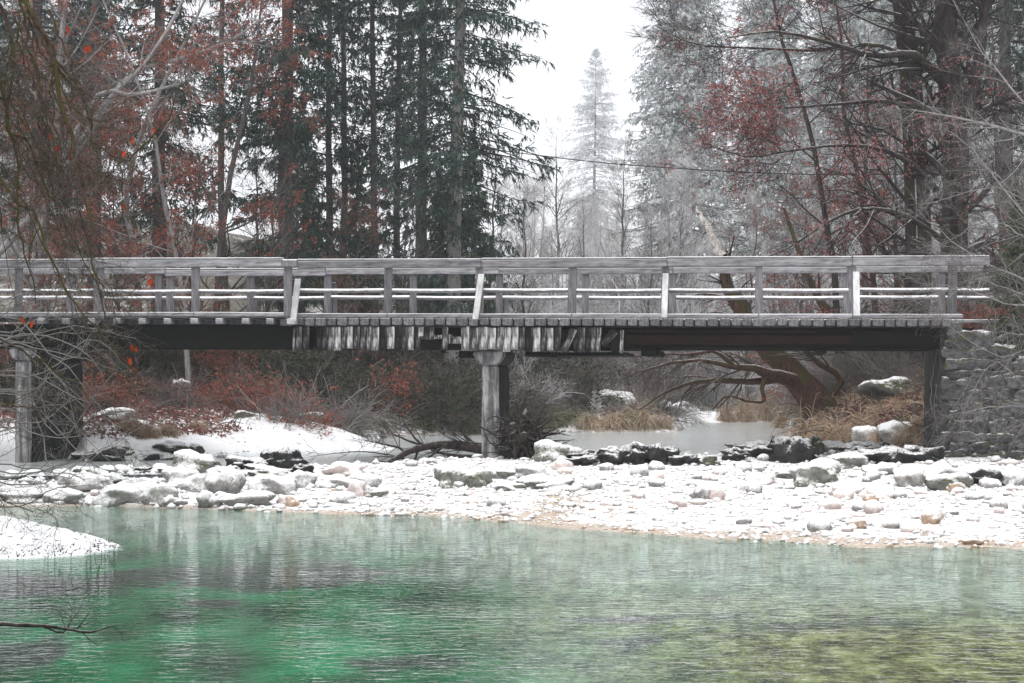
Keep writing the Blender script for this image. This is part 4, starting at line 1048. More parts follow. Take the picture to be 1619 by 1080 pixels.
gl = tubes(*lowl, 6); put('branch', (gl[0] - np.array(W(1300, 650, 43.5)), gl[1]), 'bark_moss', lt)
sn = tk([(1142, 408, 44.4, .13), (1132, 388, 44.5, .13), (1120, 362, 44.6, .10), (1110, 345, 44.7, .07), (1103, 326, 44.8, .015)], 14, .02, 3)
sg_ = tubes(*sn, 8); sg_ = (sg_[0] - np.array(W(1300, 650, 43.5)), sg_[1]); o = put('broken_top', sg_, 'snag', lt); o['label'] = 'bleached splintered broken top'
# second leaning trunk and thicket stems on the right bank
bare_tree('leaning_tree', 'second leaning mossy trunk under the bridge above the tilted mossy boulder', 'tree',
          [tk([(1440, 625, 48, .22), (1415, 595, 48, .2), (1385, 565, 48, .18), (1350, 540, 48, .16), (1300, 480, 48.5, .12), (1270, 420, 49, .08), (1240, 330, 50, .04)], 16, .01)], 33,
          [(14, .3, 1, 2.2, .7, 6, .2, .4), (7, .2, 1, .9, .7, 5, 0, .5), (4, .2, 1, .4, .7, 4, 0, .5)], bark='bark_moss', twig='twig_grey')
bare_tree('slender_tree', 'slender dark curved tree with red leaves left of the big dark tree', 'tree',
          [tk([(1325, 560, 46, .10), (1318, 420, 46, .085), (1305, 340, 46, .075), (1285, 230, 46, .065), (1262, 140, 46, .055), (1235, 60, 46, .045), (1215, -40, 46, .03), (1200, -150, 46, .012)], 18, .01)], 34,
          [(26, .15, 1, 2.5, 1.1, 6, -.05, .4), (6, .2, 1, .9, .7, 5, 0, .5), (4, .2, 1, .4, .7, 4, 0, .5)], bark='bark_dark', leaf=('pink_leaf', 3, .085, .16, .05, 7.0), flat=.4)
bare_tree('slender_tree', 'slender crooked young beech between the leaning tree and the big dark tree', 'tree',
          [tk([(1385, 560, 47, .09), (1380, 430, 47, .08), (1360, 300, 47, .07), (1335, 180, 47, .055), (1330, 60, 47, .04), (1300, -80, 47, .02)], 16, .015)], 35,
          [(26, .15, 1, 2.4, 1.1, 6, -.05, .4), (7, .2, 1, .9, .7, 5, 0, .5), (5, .2, 1, .4, .7, 4, 0, .5)], bark='bark_brown', leaf=('pink_leaf', 3, .085, .3, .05, 7.0), flat=.4)
# russet beeches on the left
LB = [([(40, 640, 48, .15), (60, 400, 48, .13), (90, 200, 48, .10), (100, 30, 48, .07), (140, -150, 48, .03)], 'russet beech with pale limbs leaning to the right at the far left', 'bark_pale'),
      ([(230, 640, 52, .10), (215, 420, 52, .09), (200, 300, 52, .075), (250, 150, 52, .06), (320, 10, 52, .035), (380, -120, 52, .02)], 'pale-barked beech bending right through red-brown leaves', 'bark_pale'),
      ([(120, 640, 54, .16), (150, 420, 54, .14), (130, 200, 54, .12), (150, 0, 54, .09), (170, -200, 54, .03)], 'russet beech standing between the two bent beeches', 'bark_grey'),
      ([(330, 640, 56, .13), (345, 440, 56, .11), (360, 300, 56, .09), (400, 120, 56, .06), (420, -50, 56, .02)], 'thin beech with sparse red leaves left of the dense green spruce', 'bark_grey'),
      ([(300, 660, 49, .08), (290, 480, 49, .07), (262, 330, 49, .06), (235, 180, 49, .045), (180, 40, 49, .03), (120, -90, 49, .015)], 'slender russet beech curving left behind the left railing posts', 'bark_pale'),
      ([(-120, 640, 50, .2), (-110, 400, 50, .18), (-60, 150, 50, .14), (-30, -100, 50, .05)], 'beech just outside the left edge', 'bark_grey')]
for i, (pts, lab, bk_) in enumerate(LB):
    bare_tree('beech_tree', lab, 'tree', [tk(pts, 16, .015, i)], 50 + i,
          [(26, .12, 1, 3.4, 1.0, 7, .15, .38), (9, .15, 1, 1.4, .8, 5, .05, .5), (6, .15, 1, .55, .8, 4, 0, .5)], bark=bk_, twig=('twig_grey', 'twig_brown')[i % 2], leaf=('red_leaf', 7, .09, .45, .03, 7.0), flat=.5)
# two pale limbs crossing in front of the left spruces
bare_tree('beech_tree', 'pale limbs of a bent beech crossing in front of the left spruces', 'tree',
          [tk([(-80, 480, 47, .10), (60, 330, 47, .085), (160, 170, 47, .065), (230, 100, 47, .05), (285, 10, 47, .05), (310, -60, 47, .02)], 16, .01),
           tk([(90, 290, 47, .09), (200, 125, 47.4, .075), (290, 92, 47.4, .06), (360, 66, 47.4, .045), (430, 20, 47.5, .02)], 14, .012),
           tk([(60, 330, 47, .08), (150, 156, 46.8, .07), (215, 150, 46.6, .05), (290, 130, 46.4, .035), (340, 110, 46.2, .015)], 12, .012)], 58,
          [(14, .1, 1, 1.9, .8, 6, .1, .38), (8, .15, 1, .9, .8, 5, .05, .5), (5, .15, 1, .45, .8, 4, 0, .5)], bark='bark_pale', twig='twig_grey', leaf=('red_leaf', 5, .08, .3), flat=.5)
# copies of bare background trees
def bare_variant(seed, H, tw, lv, leaf=None, bark='bark_grey'):
    rng = np.random.default_rng(seed); n = 14
    zz = np.linspace(0, H, n); T = np.stack([np.cumsum(rng.normal(size=n) * .08), np.cumsum(rng.normal(size=n) * .08), zz], -1)[None]
    R = np.linspace(.012 * H, .01, n)[None]
    out, allp, rng = bare_geo([(T, R)], seed, lv, wig=.1)
    ms = [mesh_np('trunk', *out[0][0], M[bark]), mesh_np('branches', *cat_geo([g for l in out[1:] for g in l]), M[tw], False)]
    if leaf:
        Pl = allp[-1]; Pl = Pl[rng.random(len(Pl)) < leaf[1]]
        ms.append(mesh_np('leaves', *leaf_geo(on_lines(Pl, 4, .2, rng), .09, rng), M[leaf[0]], False))
    return ms
LVB = [(34, .15, 1, 3.0, .75, 6, .25, .35), (10, .15, 1, 1.3, .6, 5, .1, .5), (6, .2, 1, .6, .6, 4, 0, .5)]
BV = [bare_variant(70, 11, 'twig_grey', LVB), bare_variant(71, 14, 'twig_brown', LVB), bare_variant(72, 9, 'twig_grey', LVB), bare_variant(73, 10, 'twig_brown', LVB, ('red_leaf', .3))]
BV.append(bare_variant(74, 9, 'twig_mist', LVB, bark='bark_pale')); BV.append(bare_variant(75, 12, 'twig_mist', LVB, bark='bark_pale'))
def bare_copy(v, label, px, d, s_, rz, group=None, tilt=0.0, name='bare_tree'):
    t_ = thing(name, label, 'tree', base_at(px, d), rz, group); t_.scale = (s_,) * 3; t_.rotation_euler = (tilt, 0, rz)
    for m_ in BV[v]: link(m_.name.split('.')[0], m_, t_)
for v, px, d, s_, lab in [(0, 770, 80, .85, 'bare grey tree spreading behind the right side of the pale-trunked spruce'), (2, 835, 78, .8, 'bare bushy tree left of the misty gap above the railing'),
        (1, 880, 120, 1.0, 'slim hazy birch in the misty gap left of the palest spruce'), (1, 985, 130, 1.0, 'slim hazy birch between the palest spruce and the huge misty spruce'), (0, 925, 95, .7, 'low bare tree in the centre of the misty gap'),
        (2, 1030, 82, .7, 'bare shrubby tree before the foot of the huge misty spruce'), (0, 420, 58, .7, 'bare grey tree tangled before the dense green spruce'), (2, 640, 60, .75, 'bare grey tree in front of the slim spruce trunks'),
        (3, 560, 58, .6, 'small bare tree with a few red leaves behind the railing'), (3, 1180, 74, .85, 'small red leaved tree behind the bleached broken trunk'), (3, 1262, 56, .65, 'low red leaved tree behind the railing right of the broken trunk'),
        (1, 1370, 70, .9, 'bare brown tree in the haze behind the slender beeches'), (3, 1420, 52, .75, 'red leaved small tree under the big dark tree'), (0, 1590, 48, .9, 'bare grey tree at the right edge behind the spruce boughs'), (3, 300, 50, .7, 'small red leaved beech low behind the left railing'), (3, 80, 46, .7, 'low red leaved beech behind the left end of the railing'), (3, 190, 49, .6, 'short red leaved beech behind the left railing posts')]:
    bare_copy(v, lab, px, d, s_, px * .7)
for i in range(30):
    px = rf_.uniform(-300, 1900); d = rf_.uniform(80, 150); 
    if 880 < px < 1050: d += 90
    grp = 'left' if px < 800 else 'right'
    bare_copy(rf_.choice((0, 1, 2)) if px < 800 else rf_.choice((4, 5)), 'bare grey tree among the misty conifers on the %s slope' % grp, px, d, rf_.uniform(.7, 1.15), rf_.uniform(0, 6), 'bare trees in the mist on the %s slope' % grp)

for i in range(64):
    px = rf_.uniform(770, 1340); d = rf_.uniform(84, 175); tall = rf_.random() < .3
    zone = 'behind the railing right of the pale trunk' if px < 900 else ('in the middle of the misty gap' if px < 1030 else ('below the huge misty spruce' if px < 1160 else 'beyond the bleached broken trunk'))
    bare_copy(rf_.choice((4, 5)) if d > 100 else rf_.choice((0, 4, 2)), ('taller' if tall else 'low') + ' mist-grey bare tree ' + zone, px, d, rf_.uniform(.8, 1.1) if tall else rf_.uniform(.45, .75), rf_.uniform(0, 6), 'mist-grey bare trees of the valley floor')  # the more distant copies carry mist painted into their twigs

# bare bushes
def bush_mesh(seed, ns, H, tw, leafy=None, spread=.8):
    rng = np.random.default_rng(seed)
    S = np.concatenate([rng.normal(size=(ns, 2)) * .28, np.zeros((ns, 1))], 1)
    az = rng.uniform(0, 2 * PI, ns); el = rng.uniform(.35, 1.4, ns)
    D = np.stack([np.cos(az) * np.cos(el), np.sin(az) * np.cos(el), np.sin(el)], -1)
    P = grow(S, D, H * rng.uniform(.5, 1.15, ns), 7, -.55, .10, rng); R = rng.uniform(.006, .014, ns)[:, None] * np.linspace(1, .4, 7)[None]
    a = tubes(P, R, 3); P2, R2 = spawn(P, R, 7, .2, 1, H * .4, .6, 4, -.3, .14, rng, .6); b = tubes(P2, R2 * 1.1, 3)
    P3, R3 = spawn(P2, R2, 3, .2, 1, H * .18, .6, 3, -.1, .15, rng, .7); c = tubes(P3, R3, 3)
    ms = [mesh_np('stems', *cat_geo([a, b, c]), M[tw], False)]
    if leafy:
        Pl = P3[rng.random(len(P3)) < leafy[1]]
        ms.append(mesh_np('leaves', *leaf_geo(on_lines(Pl, leafy[3], .1, rng), leafy[2], rng), M[leafy[0]], False))
    return ms
BM = dict(grey=[bush_mesh(80, 70, 1.5, 'twig_grey'), bush_mesh(81, 70, 1.7, 'twig_brown')], dark=[bush_mesh(82, 80, 1.4, 'twig_brown', ('evergreen', .6, .09, 3))],
          red=[bush_mesh(83, 60, 1.2, 'twig_brown', ('red_leaf', .55, .075, 3))], pale=[bush_mesh(84, 60, 1.4, 'twig_mist')])
BL = {'grey': 'bare grey-brown bush on the %s', 'dark': 'dark bramble bush on the %s', 'red': 'russet leaved bush on the %s', 'pale': 'pale bare twiggy bush on the %s'}
def bush(kind, px, d, s_, where):
    back_ = max(float(tab(px, T_BACK)), float(tab(px, T_FRONT)))
    wh = ('low ' if d - back_ < 7 else ('halfway up ' if d - back_ < 15 else 'high ')) if 'floor' not in where else 'out '
    Lm = [(120, 'near the left pier'), (300, 'above the snowy beach'), (450, 'behind the snow mound'), (570, 'behind the left fascia boards'), (700, 'behind the driftwood'), (800, 'behind the concrete pier'), (930, 'right of the concrete pier'), (1080, 'behind the arching twigs'), (1200, 'beyond the arching twigs'), (1320, 'by the leaning tree'), (1440, 'by the tilted mossy boulder'), (9999, 'by the abutment')]
    where2 = wh + 'on the ' + where.split(' ', 0)[0] + ' ' + next(b for a, b in Lm if px < a)
    where2 = where2.replace('halfway up on the misty', 'on the misty').replace('low on the right', 'on the right')
    t_ = thing('bush', ' '.join(((BL[kind] % '').replace(' on the ', ' ') + where2).split()[:16]), 'bush', base_at(px, d), rf_.uniform(0, 6.28), '%s bushes on the %s' % (kind, where)); t_.scale = (s_ * rf_.uniform(.9, 1.3), s_, s_ * rf_.uniform(.7, 1.05))
    for m_ in rf_.choice(BM[kind]): link(m_.name.split('.')[0], m_, t_)
for i in range(120):                                      # slope behind the river, centre
    px = rf_.uniform(430, 1075); back = float(tab(px, T_BACK)); d = back + .6 + rf_.random() ** 1.2 * 24
    bush(rf_.choice(('grey', 'grey', 'grey', 'dark', 'pale') if px > 700 else ('grey', 'grey', 'dark', 'dark', 'red')), px, d, rf_.uniform(.8, 1.5), 'centre slope')
for i in range(70):                                       # left slope
    px = rf_.uniform(-100, 480); back = float(tab(px, T_BACK)); d = back + 5 + rf_.random() * 24
    bush(rf_.choice(('red', 'red', 'grey', 'dark')), px, d, rf_.uniform(.6, 1.3), 'left slope')
for i in range(60):
    px = rf_.uniform(1270, 1650); d = rf_.uniform(50, 78)
    bush(rf_.choice(('grey', 'red', 'grey', 'pale', 'dark')), px, d, rf_.uniform(.9, 1.7), 'right bank')
for i in range(90):
    px = rf_.uniform(1000, 1330) if i % 2 else rf_.uniform(760, 1330); d = rf_.uniform(80, 135)
    bush(rf_.choice(('grey', 'pale', 'pale')), px, d, rf_.uniform(1.6, 3.4), 'misty valley floor')
for px, d, s_ in [(1385, 45, 1.25), (1400, 47, 1.4), (1350, 46, 1.2), (1345, 50, 1.5), (1320, 47, 1.1), (1410, 44, .9), (1440, 43, .9), (1455, 46, 1.3), (1375, 49, 1.6), (1465, 41, .8), (1335, 44.5, .8)]: bush('grey', px, d, s_, 'bank under the right span')
for px, d, s_ in [(1560, 36.5, .8), (1600, 37, 1.), (1530, 36.6, .7), (1640, 36.5, .9)]: bush('red', px, d, s_, 'top of the abutment')

# grass tussocks
def tussock_mesh(seed, n, L, mat, fall=-1.6):
    rng = np.random.default_rng(seed)
    S = np.concatenate([rng.normal(size=(n, 2)) * .12, rng.uniform(0, .12, (n, 1))], 1)
    az = rng.uniform(0, 2 * PI, n); el = rng.uniform(.5, 1.5, n)
    D = np.stack([np.cos(az) * np.cos(el), np.sin(az) * np.cos(el), np.sin(el)], -1)
    P = grow(S, D, L * rng.uniform(.5, 1.2, n), 6, fall * 2.2, .06, rng); P[:, :, 2] = np.maximum(P[:, :, 2], -L * .55)
    return mesh_np('grass_blades', *tubes(P, np.linspace(.010, .003, 6)[None].repeat(n, 0), 3), M[mat], False)
TM = {k: [tussock_mesh(s, 420, L, k, f) for s in (1, 2)] for k, L, f in (('grass_tan', .8, -1.6), ('grass_green', .5, -1.5), ('grass_dark', .4, -1.4))}
def tussock(px, py, wpx, hpx, mat, label, group=None, d=None):
    d = d or ground_hit(px, py); k = d / F_PX
    o = link('grass_tussock', rf_.choice(TM[mat])); L = {'grass_tan': .8, 'grass_green': .5, 'grass_dark': .4}[mat]
    x = (px - CX) * k; o.location = (x, d + wpx * k * .3, float(terrain(x, d + wpx * k * .3)) - .02)
    o.scale = (wpx * k / L * .72, wpx * k / L * .7, hpx * k / L * 1.55); o.rotation_euler = (0, 0, rf_.uniform(0, 6))
    tag(o, label, 'grass', group)
TS = [(1287, 700, 84, 56, 'rusty tan overhanging grass tussock at the foot of the leaning tree'), (1330, 705, 60, 40, 'drooping tan tussock right of the rusty one'), (1365, 690, 60, 36, 'tan tussock beside the frosted lumpy rock'), (1400, 706, 56, 30, 'pale tan tussock above the dark ledge'),
      (1440, 700, 50, 28, 'small reddish tussock near the stone abutment'), (1390, 662, 50, 26, 'tan tussock below the tilted mossy boulder'), (1460, 680, 40, 26, 'tan tussock in the shade beside the abutment'),
      (1180, 668, 44, 44, 'grey misty tussock on the far bank'), (1212, 667, 44, 54, 'tall hazy pinkish tan tussock on the far bank'), (1243, 668, 44, 50, 'hazy tan tussock at the right of the far bank'), (1150, 668, 36, 34, 'small misty tussock at the left of the far bank'), (1228, 648, 50, 46, 'pale rounded tussock behind the hazy ones'),
      (975, 682, 66, 32, 'orange tan tussock on the grassy point behind the river'), (1015, 680, 60, 40, 'large orange tan tussock on the grassy point'), (1050, 682, 40, 24, 'dark tussock at the end of the grassy point'), (930, 684, 50, 26, 'brown tussock at the left of the grassy point'),
      (205, 688, 44, 34, 'brown tussock on the left snowy beach'), (232, 694, 36, 30, 'reddish brown tussock on the left snowy beach'), (262, 690, 44, 24, 'faded tan tussock on the left snowy beach'), (312, 682, 40, 20, 'low tan tussock behind the snow mound')]
for a in TS: tussock(a[0], a[1], a[2], a[3], 'grass_tan', a[4])
for i in range(34):
    px = rf_.uniform(560, 1080); tussock(px, 0, rf_.uniform(26, 50), rf_.uniform(12, 22), 'grass_green', 'olive mossy grass tuft along the edge of the back bank', 'olive tufts along the back bank', d=float(tab(px, T_BACK)) + rf_.uniform(.0, 2.2))
for i in range(30):
    px = rf_.uniform(1300, 1480); tussock(px, 0, rf_.uniform(26, 44), rf_.uniform(14, 24), 'grass_tan', 'frosted dry grass tuft on the right bank slope', 'dry tufts on the right bank', d=float(tab(px, T_BACK)) + rf_.uniform(.3, 9))

# leaf litter on the slopes
rl = np.random.default_rng(77)
def litter(n, pa, pb, d0, d1, mat, size, zoff=.02):
    p = rl.uniform(pa, pb, n); b = np.maximum(tab(p, T_BACK), tab(p, T_FRONT)); d = b + rl.uniform(d0, d1, n); x = (p - CX) / F_PX * d
    k = fbm(x * .8, d * .8, 3, 12) > rl.uniform(-.5, .2, n); p, d, x = p[k], d[k], x[k]
    C = np.stack([x, d, terrain(x, d) + zoff + rl.random(len(x)) * .05], -1)
    tag(link('fallen_leaves', mesh_np('fallen_leaves', *leaf_geo(C, size, rl, .7), M[mat], False)), kind='stuff')
litter(42000, -150, 560, 1.5, 28, 'litter', .11)
litter(9000, 1290, 1500, .5, 14, 'litter', .10)
litter(3000, 1490, 1700, -.2, 3, 'litter', .09)
litter(9000, 560, 1080, .5, 20, 'litter', .10)
# low brushwood mass on the back slope
def brush(n, pa, pb, d0, d1, L, mat, name='undergrowth'):
    p = rl.uniform(pa, pb, n); b = np.maximum(tab(p, T_BACK), tab(p, T_FRONT)); d = b + d0 + (d1 - d0) * rl.random(n); x = (p - CX) / F_PX * d
    S = np.stack([x, d, terrain(x, d)], -1); D = norm(rl.normal(size=(n, 3)) * np.array([1, 1, .35]) + np.array([0, 0, .5]))
    P = grow(S, D, L * rl.uniform(.4, 1.3, n), 5, -.8, .12, rl)
    tag(link(name, mesh_np(name, *tubes(P, np.linspace(.012, .005, 5)[None].repeat(n, 0) * rl.uniform(.6, 1.5, (n, 1)), 3), M[mat], False)), kind='stuff')
brush(7000, 540, 1085, .3, 26, 1.1, 'twig_grey'); brush(6000, -150, 1085, 2, 26, 1.0, 'twig_brown'); brush(4000, 1270, 1620, .6, 30, .9, 'twig_brown'); brush(4200, 420, 1085, .3, 22, 1.3, 'twig_pale'); brush(2500, 1290, 1490, .3, 12, .45, 'grass_tan')

# driftwood and root wad at the pier
Dp = 34.6
dw = thing('driftwood_log', 'dark forked driftwood limb with bare branches lodged against the pier', 'driftwood', tuple(W(765, 716, Dp)))
o0 = np.array(W(765, 716, Dp))
limbs_ = [tk([(768, 712, Dp, .10), (735, 706, Dp - .1, .09), (700, 702, Dp - .2, .08), (665, 708, Dp - .4, .07), (640, 717, Dp - .6, .06), (612, 734, Dp - .9, .04), (598, 748, Dp - 1, .012)], 16, .006),
          tk([(640, 720, Dp - .6, .03), (632, 708, Dp - .5, .025), (605, 702, Dp - .5, .018), (578, 696, Dp - .5, .008)], 10, .004),
          tk([(690, 710, Dp - .2, .03), (655, 700, Dp, .024), (630, 690, Dp, .016), (612, 684, Dp, .007)], 10, .004),
          tk([(765, 712, Dp, .05), (745, 700, Dp, .04), (728, 672, Dp, .035), (716, 645, Dp, .02), (703, 617, Dp, .008)], 12, .005),
          tk([(770, 722, Dp, .06), (740, 722, Dp - .1, .045), (705, 718, Dp - .2, .03), (682, 712, Dp - .2, .015)], 10, .004),
          tk([(640, 726, Dp - .6, .02), (610, 718, Dp - .5, .014), (560, 714, Dp - .4, .01), (490, 722, Dp - .3, .004)], 12, .004),
          tk([(765, 704, Dp, .04), (738, 700, Dp - .1, .035), (712, 698, Dp - .2, .02)], 8, .004)]
out, ap, _ = bare_geo(limbs_, 61, [(9, .15, 1, .8, .8, 6, .25, .4), (4, .2, 1, .35, .7, 4, 0, .5)])
put('limb', (out[0][0][0] - o0, out[0][0][1]), 'driftwood', dw)
for g in out[0][1:]: put('branch', (g[0] - o0, g[1]), 'driftwood', dw)
put('twigs', (lambda g: (g[0] - o0, g[1]))(cat_geo([g for l in out[1:] for g in l])), 'driftwood', dw)
rg = np.random.default_rng(62); c0 = np.array(W(826, 698, Dp - .8))
rw = thing('root_wad', 'black upturned root wad with tangled roots against the right side of the pier', 'tree roots', tuple(c0))
n = 260; D = norm(rg.normal(size=(n, 3)) * np.array([1, .6, 1])); Lr = np.where(rg.random(n) < .25, .85, .45) * rg.uniform(.6, 1.2, n)
P = grow(rg.normal(size=(n, 3)) * np.array([.16, .1, .2]), D, Lr, 7, -.25, .22, rg)
P2, R2 = spawn(P, np.linspace(.022, .006, 7)[None].repeat(n, 0), 4, .3, 1, .25, .7, 5, -.3, .2, rg)
put('roots', cat_geo([tubes(P, np.linspace(.03, .006, 7)[None].repeat(n, 0), 4), tubes(P2, R2, 3)]), 'driftwood', rw)
bmw = blob_mesh('root_ball', 77, 'driftwood', 3, .52, .5, .82, .6, 0, 2.2); link('root_ball', bmw, rw).location = (-.05, 0, .0)
pr = [tk([(800, 700, Dp - .4, .02), (830, 715, Dp - .5, .018), (860, 722, Dp - .5, .012)], 8, .004), tk([(845, 700, Dp - .4, .012), (850, 735, Dp - .4, .01), (856, 760, Dp - .4, .006)], 8, .003), tk([(795, 690, Dp - .4, .012), (815, 705, Dp - .5, .015), (845, 690, Dp - .4, .008)], 8, .003)]
for g in pr: gg = tubes(*g, 5); put('pale_root', (gg[0] - c0, gg[1]), 'snag', rw)

# overhead cable across the valley
cpts = [(-300, 150, 66), (200, 175, 64), (560, 205, 62), (700, 224, 61), (800, 239, 60), (950, 257, 59), (1100, 268, 58), (1220, 274, 57), (1340, 276, 56), (1500, 272, 55), (1800, 250, 53)]
P, R = poly([(W(*a), .017) for a in cpts], 60); g = tubes(P, R, 5)
tag(put('overhead_cable', g, 'cable', None), 'thin black cable sagging across the misty gap above the footbridge', 'cable')

# mossy boughs hanging in from the left, near the camera
DN = 17.0
HB = [[(-40, -60, .05), (40, 0, .045), (75, 60, .042), (88, 130, .038), (110, 200, .033), (122, 270, .028), (140, 350, .022), (150, 430, .016), (170, 510, .010)],
      [(10, -60, .03), (35, 10, .028), (50, 80, .024), (62, 150, .018), (85, 230, .012), (95, 310, .008)],
      [(-30, -50, .04), (15, 40, .035), (22, 110, .03), (10, 190, .026), (45, 230, .024), (70, 290, .02), (100, 345, .016), (125, 400, .012), (165, 470, .008)],
      [(40, 0, .03), (60, 50, .028), (90, 100, .026), (130, 150, .022), (150, 220, .018), (188, 258, .015), (196, 320, .010), (205, 380, .006)],
      [(80, 20, .02), (110, 100, .018), (140, 170, .014), (150, 240, .010), (160, 300, .006)],
      [(300, 95, .006), (285, 140, .009), (262, 190, .012), (225, 235, .014), (190, 258, .015), (165, 280, .01)],
      [(-20, 260, .03), (20, 310, .027), (60, 350, .024), (82, 410, .02), (110, 470, .016), (150, 520, .013), (190, 560, .009), (230, 620, .005)],
      [(-10, 60, .03), (5, 150, .028), (30, 260, .024), (28, 330, .02), (40, 400, .014), (60, 480, .008)],
      [(130, 330, .014), (140, 400, .013), (160, 450, .012), (182, 480, .010), (188, 540, .007), (215, 590, .004)],
      [(-30, 520, .02), (40, 560, .016), (110, 600, .012), (160, 650, .008), (225, 690, .004)],
      [(-40, 620, .016), (20, 640, .013), (80, 650, .010), (130, 640, .006)], [(-40, 760, .012), (10, 790, .009), (50, 808, .006), (78, 806, .003)]]
rh_ = random.Random(3)
for i in range(16):
    x0 = rh_.uniform(-60, 90); y0 = rh_.uniform(-80, 200); L_ = rh_.uniform(180, 380); sl_ = rh_.uniform(.1, .55); r_ = rh_.uniform(.012, .026)
    HB.append([(x0 + sl_ * L_ * f_ ** 1.2 + rh_.uniform(-9, 9), y0 + L_ * f_, r_ * (1 - .8 * f_)) for f_ in (0, .2, .4, .6, .8, 1)])
tr_ = [poly([(W(a, b, DN + (i * .37) % 1.8), r * .55) for a, b, r in pts], 22, np.random.default_rng(i), .016) for i, pts in enumerate(HB)]
hang = thing('hanging_bough_tree', 'mossy drooping boughs with a few orange leaves hanging in from the upper left corner', 'tree', tuple(W(-330, 700, DN)))
oh = np.array(W(-330, 700, DN))
out, ap, rh = bare_geo(tr_, 91, [(10, .05, 1, .7, .8, 7, -.15, .45), (7, .1, 1, .42, .8, 5, -.15, .55), (3, .2, 1, .16, .8, 4, -.1, .6)], wig=.24, rmin=.0022)
for g in out[0]: put('bough', (g[0] - oh, g[1]), 'bark_olive', hang)
g = out[1][0]; nb_ = len(ap[0]); nv, nf_ = len(g[0]) // nb_, len(g[1]) // nb_
for i in range(nb_): put('side_branch', (g[0][i * nv:(i + 1) * nv] - oh, g[1][:nf_]), 'bark_olive', hang)
put('twigs', (lambda g: (g[0] - oh, g[1]))(cat_geo([out[2][0], out[3][0]])), 'twig_brown', hang, False)
tp = tk([(-360, 760, DN, .28), (-330, 400, DN, .25), (-250, 100, DN, .2), (-120, -120, DN, .14), (20, -200, DN, .08)], 16, .02); g = tubes(*tp, 10); put('trunk', (g[0] - oh, g[1]), 'bark_dark', hang)
for i, (a, b) in enumerate([(98, 45), (110, 50), (103, 40), (239, 196), (217, 222), (211, 245), (186, 318), (14, 182), (40, 205), (60, 212), (64, 200), (78, 216), (168, 538), (173, 545), (200, 566), (250, 452), (244, 445), (24, 498), (30, 504), (92, 232)]):
    c = np.array([W(a, b, DN + .2)]); q_ = np.concatenate([ap[1].reshape(-1, 3), ap[2].reshape(-1, 3)]); c = q_[np.argmin((q_[:, 0] - c[0, 0]) ** 2 + (q_[:, 2] - c[0, 2]) ** 2)][None] - oh; rq = np.random.default_rng(i)
    u = norm(np.array([[rq.normal() * .35, rq.normal() * .3, -1]])); v = norm(np.cross(u, np.array([[.2, 1, .1]]))); wn = np.cross(u, v); s_ = .085
    V = np.concatenate([c, c + u * s_ * .35 + v * s_ * .24 + wn * .012, c + u * s_ * .75 + v * s_ * .16, c + u * s_, c + u * s_ * .75 - v * s_ * .16, c + u * s_ * .35 - v * s_ * .24 + wn * .012])
    link('leaf', mesh_np('leaf', V, np.array([[0, 1, 2], [0, 2, 3], [0, 3, 4], [0, 4, 5]]), M['orange_leaf'], False), hang)
# grey thicket twigs reaching in front of the left pier
gt = []
for i in range(26):
    rq = random.Random(i + 200); y0 = rq.uniform(500, 800); 
    gt.append(poly([(W(-60, y0, 24 + rq.random() * 4), .014), (W(rq.uniform(20, 60), y0 - rq.uniform(-40, 60), 25 + rq.random() * 3), .010), (W(rq.uniform(80, 150), y0 + rq.uniform(-60, 60), 25.5), .007), (W(rq.uniform(120, 240), min(y0 + rq.uniform(-60, 110), 760), 26), .003)], 12, np.random.default_rng(i), .02))
bare_tree('bare_shrub', 'tangle of pale grey bare twigs in front of the left pier', 'shrub', gt, 96, rmin=.0022, lv=[(7, .1, 1, .9, .7, 6, -.1, .5), (4, .1, 1, .4, .7, 4, 0, .6)], bark='twig_grey', twig='twig_pale', loc=tuple(W(-80, 700, 25.5)))
# pale twigs reaching in at the right, creepers down the wall
rt = [poly([(W(1700, 235, 30), .03), (W(1619, 212, 30), .026), (W(1560, 196, 30), .022), (W(1480, 180, 30), .012), (W(1430, 172, 30), .005)], 14, rh, .01),
      poly([(W(1700, 290, 31), .024), (W(1640, 190, 31), .02), (W(1590, 130, 31), .016), (W(1545, 70, 31), .010), (W(1500, -10, 31), .006)], 14, rh, .01),
      poly([(W(1700, 420, 31), .02), (W(1610, 330, 31), .016), (W(1540, 240, 31), .011), (W(1490, 200, 31), .005)], 14, rh, .015),
      poly([(W(1720, 460, 31), .018), (W(1620, 440, 31), .014), (W(1530, 400, 31), .010), (W(1450, 330, 31), .004)], 14, rh, .015),
      poly([(W(1720, 480, 31), .018), (W(1600, 480, 31), .014), (W(1520, 455, 31), .010), (W(1460, 470, 31), .004)], 14, rh, .015),
      poly([(W(1740, 380, 31), .02), (W(1640, 380, 31), .016), (W(1570, 350, 31), .010), (W(1500, 380, 31), .005)], 14, rh, .015)]
for i in range(7):
    rq = random.Random(i + 900); y0 = rq.uniform(330, 640); d_ = rq.uniform(31.5, 33)
    gt2 = [(W(1720, y0, d_), .014), (W(1640, y0 + rq.uniform(-40, 40), d_), .011), (W(1570, y0 + rq.uniform(-70, 70), d_), .008), (W(rq.uniform(1440, 1520), y0 + rq.uniform(-90, 90), d_), .004)]
    rt.append(poly(gt2, 14, np.random.default_rng(i), .02))
bare_tree('bare_shrub', 'pale bare branches reaching in from the right edge before the big dark tree', 'shrub', rt, 97, rmin=.003, lv=[(14, .1, 1, 1.3, .7, 6, -.1, .45), (7, .1, 1, .6, .7, 5, -.1, .5), (4, .2, 1, .3, .7, 4, 0, .5)], bark='bark_pale', twig='twig_grey', loc=tuple(W(1720, 480, 31)))
cr = []
